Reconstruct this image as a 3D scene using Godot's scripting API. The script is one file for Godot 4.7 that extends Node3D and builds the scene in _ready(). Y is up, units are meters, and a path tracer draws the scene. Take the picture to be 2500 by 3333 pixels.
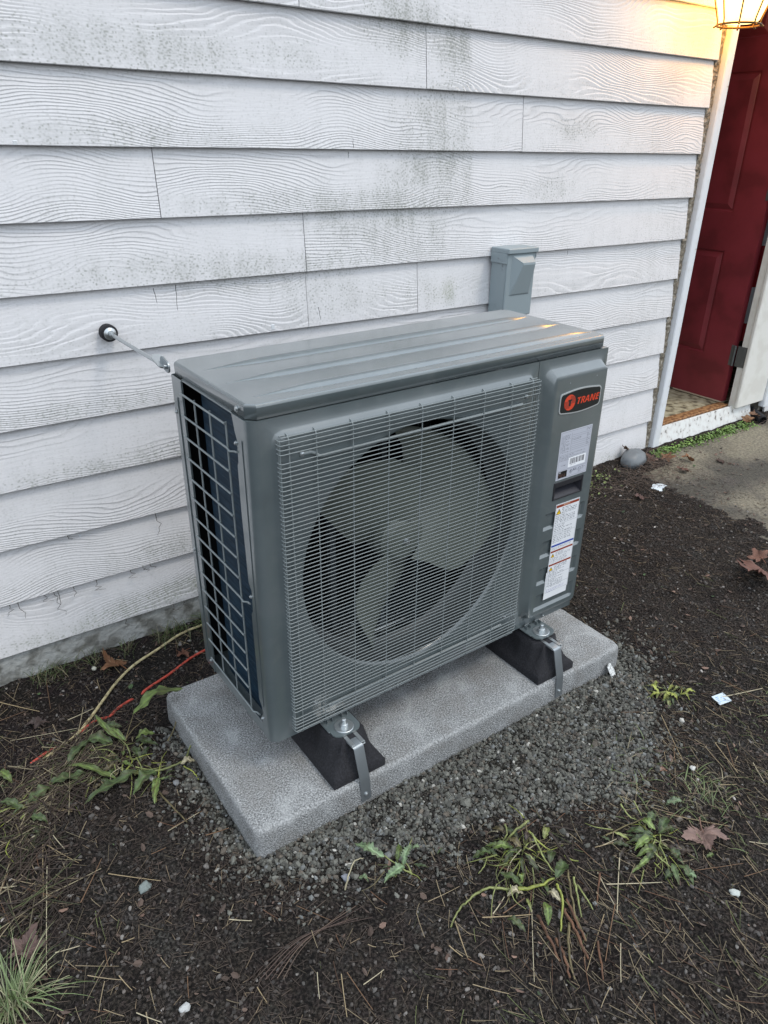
extends Node3D

# ---------------------------------------------------------------- helpers
var taken := {}
var rng := RandomNumberGenerator.new()

func numbered(called: String) -> String:
	var n: int = taken.get(called, -1) + 1
	taken[called] = n
	return called if n == 0 else "%s_%03d" % [called, n]

func V(x: float, y: float, z: float) -> Vector3:
	return Vector3(x, y, z)

func begin() -> SurfaceTool:
	var st := SurfaceTool.new()
	st.begin(Mesh.PRIMITIVE_TRIANGLES)
	return st

func flat(st: SurfaceTool) -> void:
	st.set_smooth_group(-1)

func smooth(st: SurfaceTool, g := 0) -> void:
	st.set_smooth_group(g)

func tri(st: SurfaceTool, a: Vector3, b: Vector3, c: Vector3) -> void:
	st.add_vertex(a); st.add_vertex(c); st.add_vertex(b)

# corners anticlockwise as seen from outside
func quad(st: SurfaceTool, a: Vector3, b: Vector3, c: Vector3, d: Vector3) -> void:
	st.add_vertex(a); st.add_vertex(c); st.add_vertex(b)
	st.add_vertex(a); st.add_vertex(d); st.add_vertex(c)

func uvquad(st: SurfaceTool, p: Array, t: Array, t2: Array = []) -> void:
	for i in [0, 2, 1, 0, 3, 2]:
		st.set_uv(t[i])
		if t2.size():
			st.set_uv2(t2[i])
		st.add_vertex(p[i])

# a box between two corners with chamfered edges
func box(st: SurfaceTool, lo: Vector3, hi: Vector3, r := 0.0015, tf := Transform3D()) -> void:
	flat(st)
	var c := (lo + hi) * 0.5
	var h := (hi - lo) * 0.5
	r = minf(r, minf(h.x, minf(h.y, h.z)) * 0.9)
	var f := func(s: Vector3, ax: int) -> Vector3:
		var v := Vector3(s.x * (h.x - r), s.y * (h.y - r), s.z * (h.z - r))
		v[ax] = s[ax] * h[ax]
		return tf * (c + v)
	for ax in 3:
		var b := (ax + 1) % 3
		var d := (ax + 2) % 3
		for s in [-1.0, 1.0]:
			var k := []
			for e in [[-1, -1], [1, -1], [1, 1], [-1, 1]]:
				var v := Vector3(); v[ax] = s; v[b] = e[0]; v[d] = e[1]
				k.append(f.call(v, ax))
			if s > 0: quad(st, k[0], k[1], k[2], k[3])
			else: quad(st, k[3], k[2], k[1], k[0])
		for sb in [-1.0, 1.0]:
			for sd in [-1.0, 1.0]:
				var v1 := Vector3(); v1[ax] = -1; v1[b] = sb; v1[d] = sd
				var v2 := v1; v2[ax] = 1
				var p := [f.call(v1, b), f.call(v2, b), f.call(v2, d), f.call(v1, d)]
				if sb * sd < 0: quad(st, p[0], p[1], p[2], p[3])
				else: quad(st, p[3], p[2], p[1], p[0])
	for sx in [-1.0, 1.0]:
		for sy in [-1.0, 1.0]:
			for sz in [-1.0, 1.0]:
				var v := Vector3(sx, sy, sz)
				if sx * sy * sz > 0: tri(st, f.call(v, 0), f.call(v, 1), f.call(v, 2))
				else: tri(st, f.call(v, 0), f.call(v, 2), f.call(v, 1))

func tube(st: SurfaceTool, pts: Array, rad: float, sides := 6, rad_end := -1.0, col = null, mottle := 0.0) -> void:
	var n := pts.size()
	if rad_end < 0: rad_end = rad
	var ring := []
	var up := Vector3.ZERO
	for i in n:
		var dir: Vector3 = (pts[mini(i + 1, n - 1)] - pts[maxi(i - 1, 0)]).normalized()
		if up == Vector3.ZERO:
			up = dir.cross(Vector3.RIGHT if absf(dir.x) < 0.8 else Vector3.UP).normalized()
		up = (up - dir * up.dot(dir)).normalized()
		var side := dir.cross(up)
		var rr: float = lerpf(rad, rad_end, float(i) / maxi(n - 1, 1))
		var a := []
		for k in sides:
			var t := TAU * k / sides
			a.append(pts[i] + (up * cos(t) + side * sin(t)) * rr)
		ring.append(a)
	if col != null: st.set_color(col)
	smooth(st)
	for i in n - 1:
		for k in sides:
			var j := (k + 1) % sides
			if mottle > 0.0:
				var m := 1.0 + mottle * (rng.randf() * 2.0 - 1.0)
				st.set_color(Color(col.r * m, col.g * m, col.b * m))
			quad(st, ring[i][k], ring[i][j], ring[i + 1][j], ring[i + 1][k])
	flat(st)
	for k in range(1, sides - 1):
		tri(st, ring[0][0], ring[0][k + 1], ring[0][k])
		tri(st, ring[n - 1][0], ring[n - 1][k], ring[n - 1][k + 1])

# a profile of (radius, height) turned about the y axis of tf
func lathe(st: SurfaceTool, prof: Array, n := 20, tf := Transform3D(), hard := true) -> void:
	for i in prof.size() - 1:
		if hard: smooth(st, i + 1)
		else: smooth(st, 1)
		var p: Vector2 = prof[i]
		var q: Vector2 = prof[i + 1]
		for k in n:
			var a := TAU * k / n
			var b := TAU * (k + 1) / n
			var A := tf * Vector3(p.x * cos(a), p.y, -p.x * sin(a))
			var B := tf * Vector3(p.x * cos(b), p.y, -p.x * sin(b))
			var C := tf * Vector3(q.x * cos(b), q.y, -q.x * sin(b))
			var D := tf * Vector3(q.x * cos(a), q.y, -q.x * sin(a))
			if p.x > 1e-6: tri(st, A, B, C)
			if q.x > 1e-6: tri(st, A, C, D)

# an outline (x, y anticlockwise seen from +z) pushed from z0 to z1
func prism(st: SurfaceTool, out: PackedVector2Array, z0: float, z1: float, tf := Transform3D()) -> void:
	flat(st)
	var ids := Geometry2D.triangulate_polygon(out)
	for i in range(0, ids.size(), 3):
		var a := out[ids[i]]; var b := out[ids[i + 1]]; var c := out[ids[i + 2]]
		if (b - a).cross(c - a) < 0:
			var t := b; b = c; c = t
		tri(st, tf * Vector3(a.x, a.y, z1), tf * Vector3(b.x, b.y, z1), tf * Vector3(c.x, c.y, z1))
		tri(st, tf * Vector3(a.x, a.y, z0), tf * Vector3(c.x, c.y, z0), tf * Vector3(b.x, b.y, z0))
	var n := out.size()
	for i in n:
		var a := out[i]; var b := out[(i + 1) % n]
		quad(st, tf * Vector3(a.x, a.y, z0), tf * Vector3(b.x, b.y, z0), tf * Vector3(b.x, b.y, z1), tf * Vector3(a.x, a.y, z1))

func rings(st: SurfaceTool, layers: Array, groups := false) -> void:
	for l in layers.size() - 1:
		smooth(st, l + 1 if groups else 1)
		var A: Array = layers[l]
		var B: Array = layers[l + 1]
		var n := A.size()
		for i in n:
			var j := (i + 1) % n
			quad(st, A[i], B[i], B[j], A[j])

# a relief: positions f(u, v) over a grid, cells inside a hole left out; u to the right, v up, seen from the front
func relief(st: SurfaceTool, us: Array, vs: Array, f: Callable, hole := Rect2()) -> void:
	flat(st)
	for i in us.size() - 1:
		for j in vs.size() - 1:
			var m := Vector2((us[i] + us[i + 1]) * 0.5, (vs[j] + vs[j + 1]) * 0.5)
			if hole.has_point(m): continue
			quad(st, f.call(us[i], vs[j]), f.call(us[i + 1], vs[j]), f.call(us[i + 1], vs[j + 1]), f.call(us[i], vs[j + 1]))

# a curved sheet given as rows of points, with thickness along its normals
func sheet(st: SurfaceTool, rows: Array, th: float) -> void:
	var R := rows.size()
	var C: int = rows[0].size()
	var back := []
	for i in R:
		var a := []
		for j in C:
			var du: Vector3 = rows[mini(i + 1, R - 1)][j] - rows[maxi(i - 1, 0)][j]
			var dv: Vector3 = rows[i][mini(j + 1, C - 1)] - rows[i][maxi(j - 1, 0)]
			a.append(rows[i][j] - dv.cross(du).normalized() * th)
		back.append(a)
	for i in R - 1:
		for j in C - 1:
			smooth(st, 1)
			quad(st, rows[i][j], rows[i][j + 1], rows[i + 1][j + 1], rows[i + 1][j])
			smooth(st, 2)
			quad(st, back[i][j], back[i + 1][j], back[i + 1][j + 1], back[i][j + 1])
	flat(st)
	for i in R - 1:
		quad(st, rows[i][0], rows[i + 1][0], back[i + 1][0], back[i][0])
		quad(st, rows[i][C - 1], back[i][C - 1], back[i + 1][C - 1], rows[i + 1][C - 1])
	for j in C - 1:
		quad(st, rows[0][j], back[0][j], back[0][j + 1], rows[0][j + 1])
		quad(st, rows[R - 1][j], rows[R - 1][j + 1], back[R - 1][j + 1], back[R - 1][j])

func done(st: SurfaceTool, normals := true) -> ArrayMesh:
	if normals: st.generate_normals()
	return st.commit()

func obj(called: String, mesh: Mesh, mat: Material, parent: Node = null, at := Vector3.ZERO) -> MeshInstance3D:
	var o := MeshInstance3D.new()
	o.mesh = mesh
	o.material_override = mat
	o.position = at
	if parent == null:
		o.name = numbered(called)
		add_child(o)
	else:
		o.name = called
		parent.add_child(o, true)
	return o

func tag(o: Node, label: String, category: String, group := "") -> Node:
	o.set_meta("label", label)
	o.set_meta("category", category)
	if group: o.set_meta("group", group)
	return o

func thing(called: String, label: String, category: String, at := Vector3.ZERO, group := "") -> Node3D:
	var o := Node3D.new()
	o.name = numbered(called)
	o.position = at
	add_child(o)
	tag(o, label, category, group)
	return o

func lin(r: float, g: float, b: float) -> Color:
	return Color(r, g, b).linear_to_srgb()

func mat(c: Color, rough := 0.6, metal := 0.0) -> StandardMaterial3D:
	var m := StandardMaterial3D.new()
	m.albedo_color = c
	m.roughness = rough
	m.metallic = metal
	return m

func vmat(rough := 0.7) -> StandardMaterial3D:
	var m := mat(Color.WHITE, rough)
	m.vertex_color_use_as_albedo = true
	return m

func noise(sd: int, freq: float, oct := 4, kind := FastNoiseLite.TYPE_SIMPLEX_SMOOTH) -> FastNoiseLite:
	var n := FastNoiseLite.new()
	n.seed = sd
	n.frequency = freq
	n.noise_type = kind
	n.fractal_octaves = oct
	if oct < 2: n.fractal_type = FastNoiseLite.FRACTAL_NONE
	return n

func noise_tex(n: FastNoiseLite, size: int, cols: Array, offs: Array) -> NoiseTexture2D:
	var t := NoiseTexture2D.new()
	t.width = size
	t.height = size
	t.seamless = true
	t.noise = n
	if cols.size():
		var g := Gradient.new()
		g.offsets = PackedFloat32Array(offs)
		g.colors = PackedColorArray(cols)
		t.color_ramp = g
	return t

func tri_map(m: StandardMaterial3D, scale: float) -> void:
	m.uv1_triplanar = true
	m.uv1_world_triplanar = true
	m.uv1_scale = Vector3.ONE * scale

func ss(a: float, b: float, x: float) -> float:
	return smoothstep(a, b, x)

# ---------------------------------------------------------------- the lie of the land
var n_big := noise(3, 2.2, 3)
var n_mid := noise(4, 11.0, 3)
var n_fine := noise(5, 45.0, 3)

func base_height(x: float, z: float) -> float:
	return 0.088 * ss(1.45, 2.6, x) * (1.0 - 0.35 * ss(0.6, 1.6, z)) - 0.03 * (1.0 - ss(0.15, 0.5, z)) * (1.0 - ss(0.4, 1.5, x)) + 0.02 * (1.0 - ss(0.0, 0.12, z))

func ground(x: float, z: float) -> float:
	var y := base_height(x, z)
	var near := ss(-0.5, -0.1, z) * (1.0 - ss(4.5, 8.0, absf(x - 1.5))) * (1.0 - ss(3.0, 6.0, z))
	var open := 1.0
	# under the slab and in the gravel bed the soil is raked flat
	var d := maxf(maxf(0.2 - x, x - 1.54), maxf(0.4 - z, z - 1.03))
	open = ss(-0.02, 0.05, d)
	y += near * (0.006 * n_big.get_noise_2d(x, z) + open * (0.0075 * n_mid.get_noise_2d(x, z) + 0.0038 * n_fine.get_noise_2d(x, z)))
	y -= 0.012 * (1.0 - open)
	# the edge of the concrete path: soil lies over it unevenly, then ends
	if x > 2.5:
		var e := 2.72 + 0.09 * n_mid.get_noise_2d(z * 0.5, 3.0) + 0.05 * n_big.get_noise_2d(z * 3.0, 9.0)
		y = lerpf(y + 0.006 * ss(2.5, 2.62, x), 0.07, ss(e - 0.05, e + 0.05, x) * maxf(ss(0.14, 0.22, z), ss(2.95, 3.05, x) * ss(0.03, 0.07, z)))
	return y

const PLANTS := {
	"dock": [[
		[0.0022, 4, [Vector3(0.037, 0, 0.518), Vector3(0.061, 0.03, 0.489), Vector3(0.097, 0.1, 0.475)]],
		[0.0026, 2, [Vector3(0.03, 0.006, 0.505), Vector3(0.01, 0.02, 0.475), Vector3(-0.029, 0.01, 0.444)]],
		[0.0032, 2, [Vector3(-0.009, 0.01, 0.494), Vector3(-0.04, 0.012, 0.529), Vector3(-0.082, 0.004, 0.599)]],
		[0.0032, 3, [Vector3(0.049, 0.012, 0.526), Vector3(0.053, 0.02, 0.563), Vector3(-0.018, 0.006, 0.601)]],
		[0.003, 2, [Vector3(0.057, 0.01, 0.534), Vector3(0.058, 0.03, 0.507), Vector3(0.039, 0.04, 0.441)]],
		[0.0024, 4, [Vector3(0.066, 0.01, 0.461), Vector3(0.098, 0.012, 0.433), Vector3(0.137, 0.014, 0.416)]],
		[0.003, 5, [Vector3(0.018, 0.008, 0.525), Vector3(0.015, 0.008, 0.562), Vector3(-0.004, 0.006, 0.576)]],
		[0.003, 5, [Vector3(0.038, 0.008, 0.529), Vector3(0.02, 0.012, 0.57), Vector3(0.028, 0.006, 0.588)]],
		[0.0026, 5, [Vector3(0.002, 0.01, 0.517), Vector3(0.017, 0.014, 0.551), Vector3(0.024, 0.004, 0.573)]],
		[0.003, 2, [Vector3(0.005, 0.008, 0.565), Vector3(-0.025, 0.01, 0.528), Vector3(-0.073, 0.006, 0.529), Vector3(-0.167, 0.006, 0.539)]],
		[0.0026, 2, [Vector3(-0.005, 0.01, 0.521), Vector3(-0.066, 0.01, 0.547), Vector3(-0.158, 0.006, 0.545)]],
	], [
		[0.022, 1, 0.012, Vector3(0.049, 0.03, 0.475), Vector3(0.02, 0.05, 0.352)],
		[0.05, 0, 0.012, Vector3(0.033, 0.012, 0.456), Vector3(-0.037, 0.008, 0.403)],
		[0.04, 0, 0.012, Vector3(-0.019, 0.015, 0.409), Vector3(-0.093, 0.006, 0.468)],
		[0.028, 1, 0.012, Vector3(0.002, 0.012, 0.596), Vector3(-0.092, 0.014, 0.471)],
		[0.05, 0, 0.012, Vector3(-0.057, 0.01, 0.525), Vector3(-0.16, 0.012, 0.512)],
		[0.045, 0, 0.012, Vector3(-0.149, 0.012, 0.526), Vector3(-0.218, 0.006, 0.552)],
		[0.05, 0, 0.012, Vector3(0.056, 0.018, 0.602), Vector3(-0.091, 0.006, 0.624)],
		[0.05, 0, 0.012, Vector3(0.097, 0.014, 0.625), Vector3(0.022, 0.004, 0.661)],
		[0.034, 1, 0.012, Vector3(0.086, 0.03, 0.502), Vector3(0.136, 0.035, 0.512)],
		[0.044, 1, 0.02, Vector3(0.096, 0.1, 0.474), Vector3(0.25, 0.115, 0.453)],
		[0.03, 0, 0.012, Vector3(0.072, 0.02, 0.515), Vector3(0.076, 0.01, 0.567)],
		[0.035, 0, 0.012, Vector3(0.026, 0.015, 0.395), Vector3(0.073, 0.02, 0.413)],
		[0.03, 0, 0.012, Vector3(0.088, 0.012, 0.484), Vector3(0.135, 0.01, 0.535)],
		[0.02, 1, 0.012, Vector3(0.065, 0.02, 0.479), Vector3(0.034, 0.03, 0.398)],
	]],
	"stalkB": [[
		[0.0048, 2, [Vector3(0.061, 0.006, 0.591), Vector3(0.102, 0.012, 0.626), Vector3(0.157, 0.016, 0.641), Vector3(0.197, 0.03, 0.613), Vector3(0.249, 0.075, 0.545)]],
		[0.003, 3, [Vector3(0.165, 0.012, 0.651), Vector3(0.179, 0.01, 0.681), Vector3(0.183, 0.004, 0.708)]],
		[0.004, 2, [Vector3(0.103, 0.008, 0.632), Vector3(0.082, 0.006, 0.672), Vector3(0.062, 0.004, 0.719)]],
		[0.0036, 4, [Vector3(0.079, 0.006, 0.697), Vector3(0.089, 0.006, 0.758), Vector3(0.103, 0.006, 0.828)]],
	], [
		[0.02, 5, 0.012, Vector3(0.158, 0.018, 0.647), Vector3(0.198, 0.02, 0.652)],
		[0.03, 1, 0.012, Vector3(0.094, 0.01, 0.647), Vector3(0.057, 0.004, 0.724)],
	]],
	"leaning": [[
		[0.003, 4, [Vector3(0.164, 0, 0.526), Vector3(0.195, 0.03, 0.504), Vector3(0.23, 0.07, 0.473)]],
	], [
	]],
	"edge": [[
		[0.003, 4, [Vector3(-0.278, 0.008, 0.556), Vector3(-0.197, 0.01, 0.551), Vector3(-0.067, 0.008, 0.532)]],
		[0.003, 6, [Vector3(-0.28, 0.008, 0.571), Vector3(-0.188, 0.014, 0.564), Vector3(-0.064, 0.006, 0.537)]],
		[0.0032, 6, [Vector3(-0.273, 0.004, 0.584), Vector3(-0.181, 0.01, 0.578), Vector3(-0.084, 0.006, 0.545)]],
		[0.003, 2, [Vector3(-0.274, 0.01, 0.54), Vector3(-0.209, 0.012, 0.535), Vector3(-0.084, 0.008, 0.504)]],
		[0.0024, 5, [Vector3(-0.269, 0.006, 0.505), Vector3(-0.241, 0.006, 0.528), Vector3(-0.202, 0.006, 0.548)]],
		[0.0026, 6, [Vector3(-0.218, 0.006, 0.405), Vector3(-0.147, 0.01, 0.398), Vector3(-0.077, 0.006, 0.4)]],
		[0.0022, 5, [Vector3(-0.223, 0.006, 0.369), Vector3(-0.19, 0.006, 0.393)]],
	], [
		[0.03, 1, 0.012, Vector3(-0.247, 0.02, 0.39), Vector3(-0.228, 0.004, 0.442)],
		[0.03, 0, 0.012, Vector3(-0.22, 0.01, 0.56), Vector3(-0.267, 0.02, 0.512)],
		[0.03, 0, 0.012, Vector3(-0.217, 0.01, 0.596), Vector3(-0.182, 0.008, 0.63)],
	]],
	"clump": [[
		[0.0042, 2, [Vector3(0.784, 0.05, 1.332), Vector3(0.737, 0.04, 1.33), Vector3(0.709, 0.02, 1.326), Vector3(0.68, 0.008, 1.31)]],
		[0.003, 2, [Vector3(0.736, 0.04, 1.301), Vector3(0.723, 0.035, 1.321), Vector3(0.707, 0.02, 1.321), Vector3(0.686, 0.01, 1.309)]],
		[0.0034, 2, [Vector3(0.765, 0.045, 1.36), Vector3(0.758, 0.035, 1.389), Vector3(0.748, 0.03, 1.426), Vector3(0.746, 0.02, 1.471)]],
		[0.0032, 3, [Vector3(0.763, 0.05, 1.353), Vector3(0.773, 0.03, 1.381), Vector3(0.788, 0.02, 1.418)]],
		[0.0044, 2, [Vector3(0.647, 0.012, 1.431), Vector3(0.617, 0.014, 1.411), Vector3(0.583, 0.014, 1.391), Vector3(0.539, 0.012, 1.388), Vector3(0.501, 0.01, 1.4), Vector3(0.471, 0.004, 1.413)]],
		[0.0046, 3, [Vector3(0.726, 0.02, 1.482), Vector3(0.712, 0.016, 1.513), Vector3(0.662, 0.006, 1.557)]],
		[0.0036, 4, [Vector3(0.772, 0.03, 1.473), Vector3(0.742, 0.02, 1.512), Vector3(0.715, 0.014, 1.55), Vector3(0.691, 0.006, 1.604)]],
		[0.0038, 2, [Vector3(0.772, 0.025, 1.492), Vector3(0.748, 0.016, 1.525), Vector3(0.725, 0.006, 1.561)]],
		[0.003, 2, [Vector3(0.77, 0.014, 1.506), Vector3(0.764, 0.012, 1.536), Vector3(0.76, 0.006, 1.563)]],
		[0.006, 3, [Vector3(0.649, 0.018, 1.437), Vector3(0.684, 0.022, 1.456), Vector3(0.734, 0.022, 1.468)]],
		[0.0042, 4, [Vector3(0.691, 0.012, 1.556), Vector3(0.64, 0.01, 1.599), Vector3(0.609, 0.006, 1.645)]],
		[0.003, 3, [Vector3(0.805, 0.016, 1.435), Vector3(0.813, 0.014, 1.45), Vector3(0.826, 0.006, 1.461)]],
		[0.0028, 2, [Vector3(0.654, 0.012, 1.327), Vector3(0.636, 0.01, 1.341), Vector3(0.61, 0.004, 1.348)]],
		[0.0024, 3, [Vector3(0.689, 0.012, 1.355), Vector3(0.676, 0.012, 1.373), Vector3(0.694, 0.03, 1.362)]],
		[0.003, 4, [Vector3(0.775, 0.05, 1.327), Vector3(0.762, 0.03, 1.357), Vector3(0.749, 0.01, 1.38)]],
		[0.0028, 2, [Vector3(0.679, 0.014, 1.411), Vector3(0.672, 0.02, 1.428), Vector3(0.656, 0.01, 1.418)]],
	], [
		[0.03, 0, 0.012, Vector3(0.643, 0.02, 1.385), Vector3(0.669, 0.01, 1.435)],
		[0.028, 1, 0.012, Vector3(0.676, 0.016, 1.494), Vector3(0.65, 0.004, 1.532)],
		[0.04, 0, 0.012, Vector3(0.733, 0.03, 1.473), Vector3(0.788, 0.02, 1.444)],
		[0.028, 0, 0.012, Vector3(0.586, 0.01, 1.47), Vector3(0.597, 0.004, 1.515)],
		[0.016, 5, 0.012, Vector3(0.7, 0.02, 1.48), Vector3(0.707, 0.012, 1.514)],
		[0.03, 0, 0.012, Vector3(0.665, 0.02, 1.329), Vector3(0.626, 0.01, 1.31)],
		[0.026, 1, 0.012, Vector3(0.673, 0.025, 1.328), Vector3(0.716, 0.016, 1.359)],
		[0.03, 0, 0.012, Vector3(0.752, 0.03, 1.436), Vector3(0.788, 0.02, 1.416)],
		[0.022, 1, 0.012, Vector3(0.681, 0.02, 1.412), Vector3(0.67, 0.02, 1.43)],
		[0.02, 5, 0.012, Vector3(0.622, 0.012, 1.432), Vector3(0.658, 0.012, 1.447)],
	]],
	"brownstalks": [[
		[0.006, 7, [Vector3(0.642, 0.01, 1.506), Vector3(0.626, 0.012, 1.552), Vector3(0.61, 0.006, 1.603)]],
		[0.006, 7, [Vector3(0.704, 0.012, 1.529), Vector3(0.682, 0.012, 1.585), Vector3(0.666, 0.006, 1.632)]],
		[0.0055, 7, [Vector3(0.638, 0.008, 1.565), Vector3(0.622, 0.01, 1.603), Vector3(0.603, 0.006, 1.638)]],
		[0.005, 7, [Vector3(0.723, 0.012, 1.517), Vector3(0.708, 0.012, 1.556), Vector3(0.69, 0.006, 1.603)]],
		[0.0045, 6, [Vector3(0.823, 0.01, 1.339), Vector3(0.851, 0.014, 1.365), Vector3(0.891, 0.006, 1.393)]],
		[0.005, 6, [Vector3(0.811, 0.03, 1.376), Vector3(0.805, 0.02, 1.441), Vector3(0.784, 0.008, 1.533)]],
		[0.004, 7, [Vector3(0.843, 0.008, 1.511), Vector3(0.774, 0.006, 1.562)]],
		[0.0045, 6, [Vector3(0.66, 0.01, 1.551), Vector3(0.625, 0.01, 1.589), Vector3(0.605, 0.006, 1.626)]],
		[0.0045, 7, [Vector3(0.71, 0.006, 1.619), Vector3(0.656, 0.006, 1.679)]],
		[0.004, 6, [Vector3(0.76, 0.03, 1.441), Vector3(0.738, 0.02, 1.496), Vector3(0.706, 0.008, 1.551)]],
		[0.004, 7, [Vector3(0.66, 0.008, 1.365), Vector3(0.68, 0.008, 1.393)]],
		[0.0042, 6, [Vector3(0.619, 0.006, 1.559), Vector3(0.595, 0.006, 1.629)]],
	], [
	]],
	"dandelion": [[
		[0.003, 2, [Vector3(0.481, 0.008, 1.26), Vector3(0.463, 0.02, 1.236), Vector3(0.446, 0.022, 1.19)]],
		[0.0026, 2, [Vector3(0.48, 0.006, 1.261), Vector3(0.48, 0.02, 1.232), Vector3(0.441, 0.012, 1.248)]],
	], [
		[0.026, 8, 0.012, Vector3(0.445, 0.025, 1.197), Vector3(0.415, 0.012, 1.115)],
		[0.022, 8, 0.012, Vector3(0.472, 0.02, 1.238), Vector3(0.515, 0.03, 1.213)],
		[0.03, 8, 0.012, Vector3(0.472, 0.02, 1.242), Vector3(0.411, 0.008, 1.246)],
		[0.016, 8, 0.012, Vector3(0.371, 0.008, 1.2), Vector3(0.386, 0.006, 1.218)],
		[0.014, 8, 0.012, Vector3(0.509, 0.03, 1.221), Vector3(0.525, 0.02, 1.229)],
	]],
	"hook": [[
		[0.0028, 5, [Vector3(0.329, 0.004, 1.207), Vector3(0.356, 0.012, 1.182), Vector3(0.386, 0.012, 1.163), Vector3(0.41, 0.006, 1.162)]],
	], [
	]],
	"rightweed": [[
		[0.003, 2, [Vector3(0.986, 0.02, 1.553), Vector3(0.99, 0.016, 1.582), Vector3(0.999, 0.008, 1.622)]],
		[0.003, 2, [Vector3(1.021, 0.02, 1.532), Vector3(0.996, 0.02, 1.54), Vector3(0.982, 0.01, 1.558)]],
		[0.0026, 2, [Vector3(1.055, 0.02, 1.517), Vector3(1.032, 0.03, 1.537), Vector3(1.009, 0.016, 1.552)]],
		[0.0028, 3, [Vector3(0.976, 0.014, 1.509), Vector3(1.003, 0.024, 1.518), Vector3(1.038, 0.02, 1.525)]],
		[0.003, 2, [Vector3(1.034, 0.03, 1.415), Vector3(1.031, 0.016, 1.443), Vector3(1.038, 0.01, 1.461)]],
		[0.0026, 2, [Vector3(1.078, 0.02, 1.423), Vector3(1.065, 0.01, 1.46)]],
		[0.0028, 4, [Vector3(0.941, 0.006, 1.448), Vector3(1.008, 0.014, 1.462), Vector3(1.092, 0.008, 1.476)]],
	], [
		[0.026, 0, 0.012, Vector3(1.026, 0.03, 1.521), Vector3(0.99, 0.012, 1.471)],
		[0.028, 0, 0.012, Vector3(1.022, 0.025, 1.525), Vector3(0.969, 0.01, 1.496)],
		[0.026, 1, 0.012, Vector3(1.017, 0.025, 1.528), Vector3(0.96, 0.008, 1.52)],
		[0.03, 0, 0.012, Vector3(1.008, 0.02, 1.536), Vector3(0.962, 0.004, 1.554)],
		[0.032, 0, 0.012, Vector3(1.042, 0.03, 1.525), Vector3(1.103, 0.02, 1.506)],
		[0.034, 0, 0.012, Vector3(1.037, 0.03, 1.528), Vector3(1.086, 0.02, 1.535)],
		[0.026, 1, 0.012, Vector3(1.039, 0.03, 1.516), Vector3(1.039, 0.02, 1.473)],
		[0.03, 0, 0.012, Vector3(1.026, 0.02, 1.567), Vector3(1.026, 0.006, 1.594)],
		[0.024, 0, 0.012, Vector3(1.01, 0.012, 1.603), Vector3(1.004, 0.006, 1.653)],
		[0.022, 0, 0.012, Vector3(1.002, 0.014, 1.594), Vector3(0.974, 0.006, 1.635)],
		[0.024, 0, 0.012, Vector3(0.986, 0.012, 1.605), Vector3(0.96, 0.006, 1.608)],
		[0.02, 8, 0.012, Vector3(1.006, 0.012, 1.63), Vector3(1.022, 0.008, 1.649)],
		[0.024, 1, 0.012, Vector3(1.007, 0.02, 1.542), Vector3(0.953, 0.006, 1.531)],
		[0.03, 0, 0.012, Vector3(1.051, 0.02, 1.488), Vector3(1.088, 0.02, 1.482)],
		[0.02, 8, 0.012, Vector3(1.145, 0.01, 1.475), Vector3(1.186, 0.01, 1.498)],
	]],
	"lowweed": [[
		[0.002, 2, [Vector3(1.487, 0.006, 1.161), Vector3(1.526, 0.01, 1.219), Vector3(1.594, 0.006, 1.257)]],
	], [
		[0.02, 3, 0.012, Vector3(1.5, 0.01, 1.191), Vector3(1.509, 0.008, 1.148)],
		[0.02, 3, 0.012, Vector3(1.498, 0.01, 1.2), Vector3(1.467, 0.008, 1.186)],
		[0.022, 3, 0.012, Vector3(1.514, 0.012, 1.214), Vector3(1.52, 0.008, 1.243)],
		[0.02, 3, 0.012, Vector3(1.527, 0.012, 1.218), Vector3(1.482, 0.006, 1.219)],
		[0.02, 3, 0.012, Vector3(1.544, 0.01, 1.232), Vector3(1.558, 0.006, 1.262)],
		[0.018, 3, 0.012, Vector3(1.559, 0.012, 1.241), Vector3(1.599, 0.008, 1.256)],
		[0.018, 3, 0.012, Vector3(1.508, 0.01, 1.165), Vector3(1.538, 0.012, 1.163)],
		[0.016, 3, 0.012, Vector3(1.526, 0.014, 1.205), Vector3(1.562, 0.008, 1.207)],
	]],
}
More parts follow.
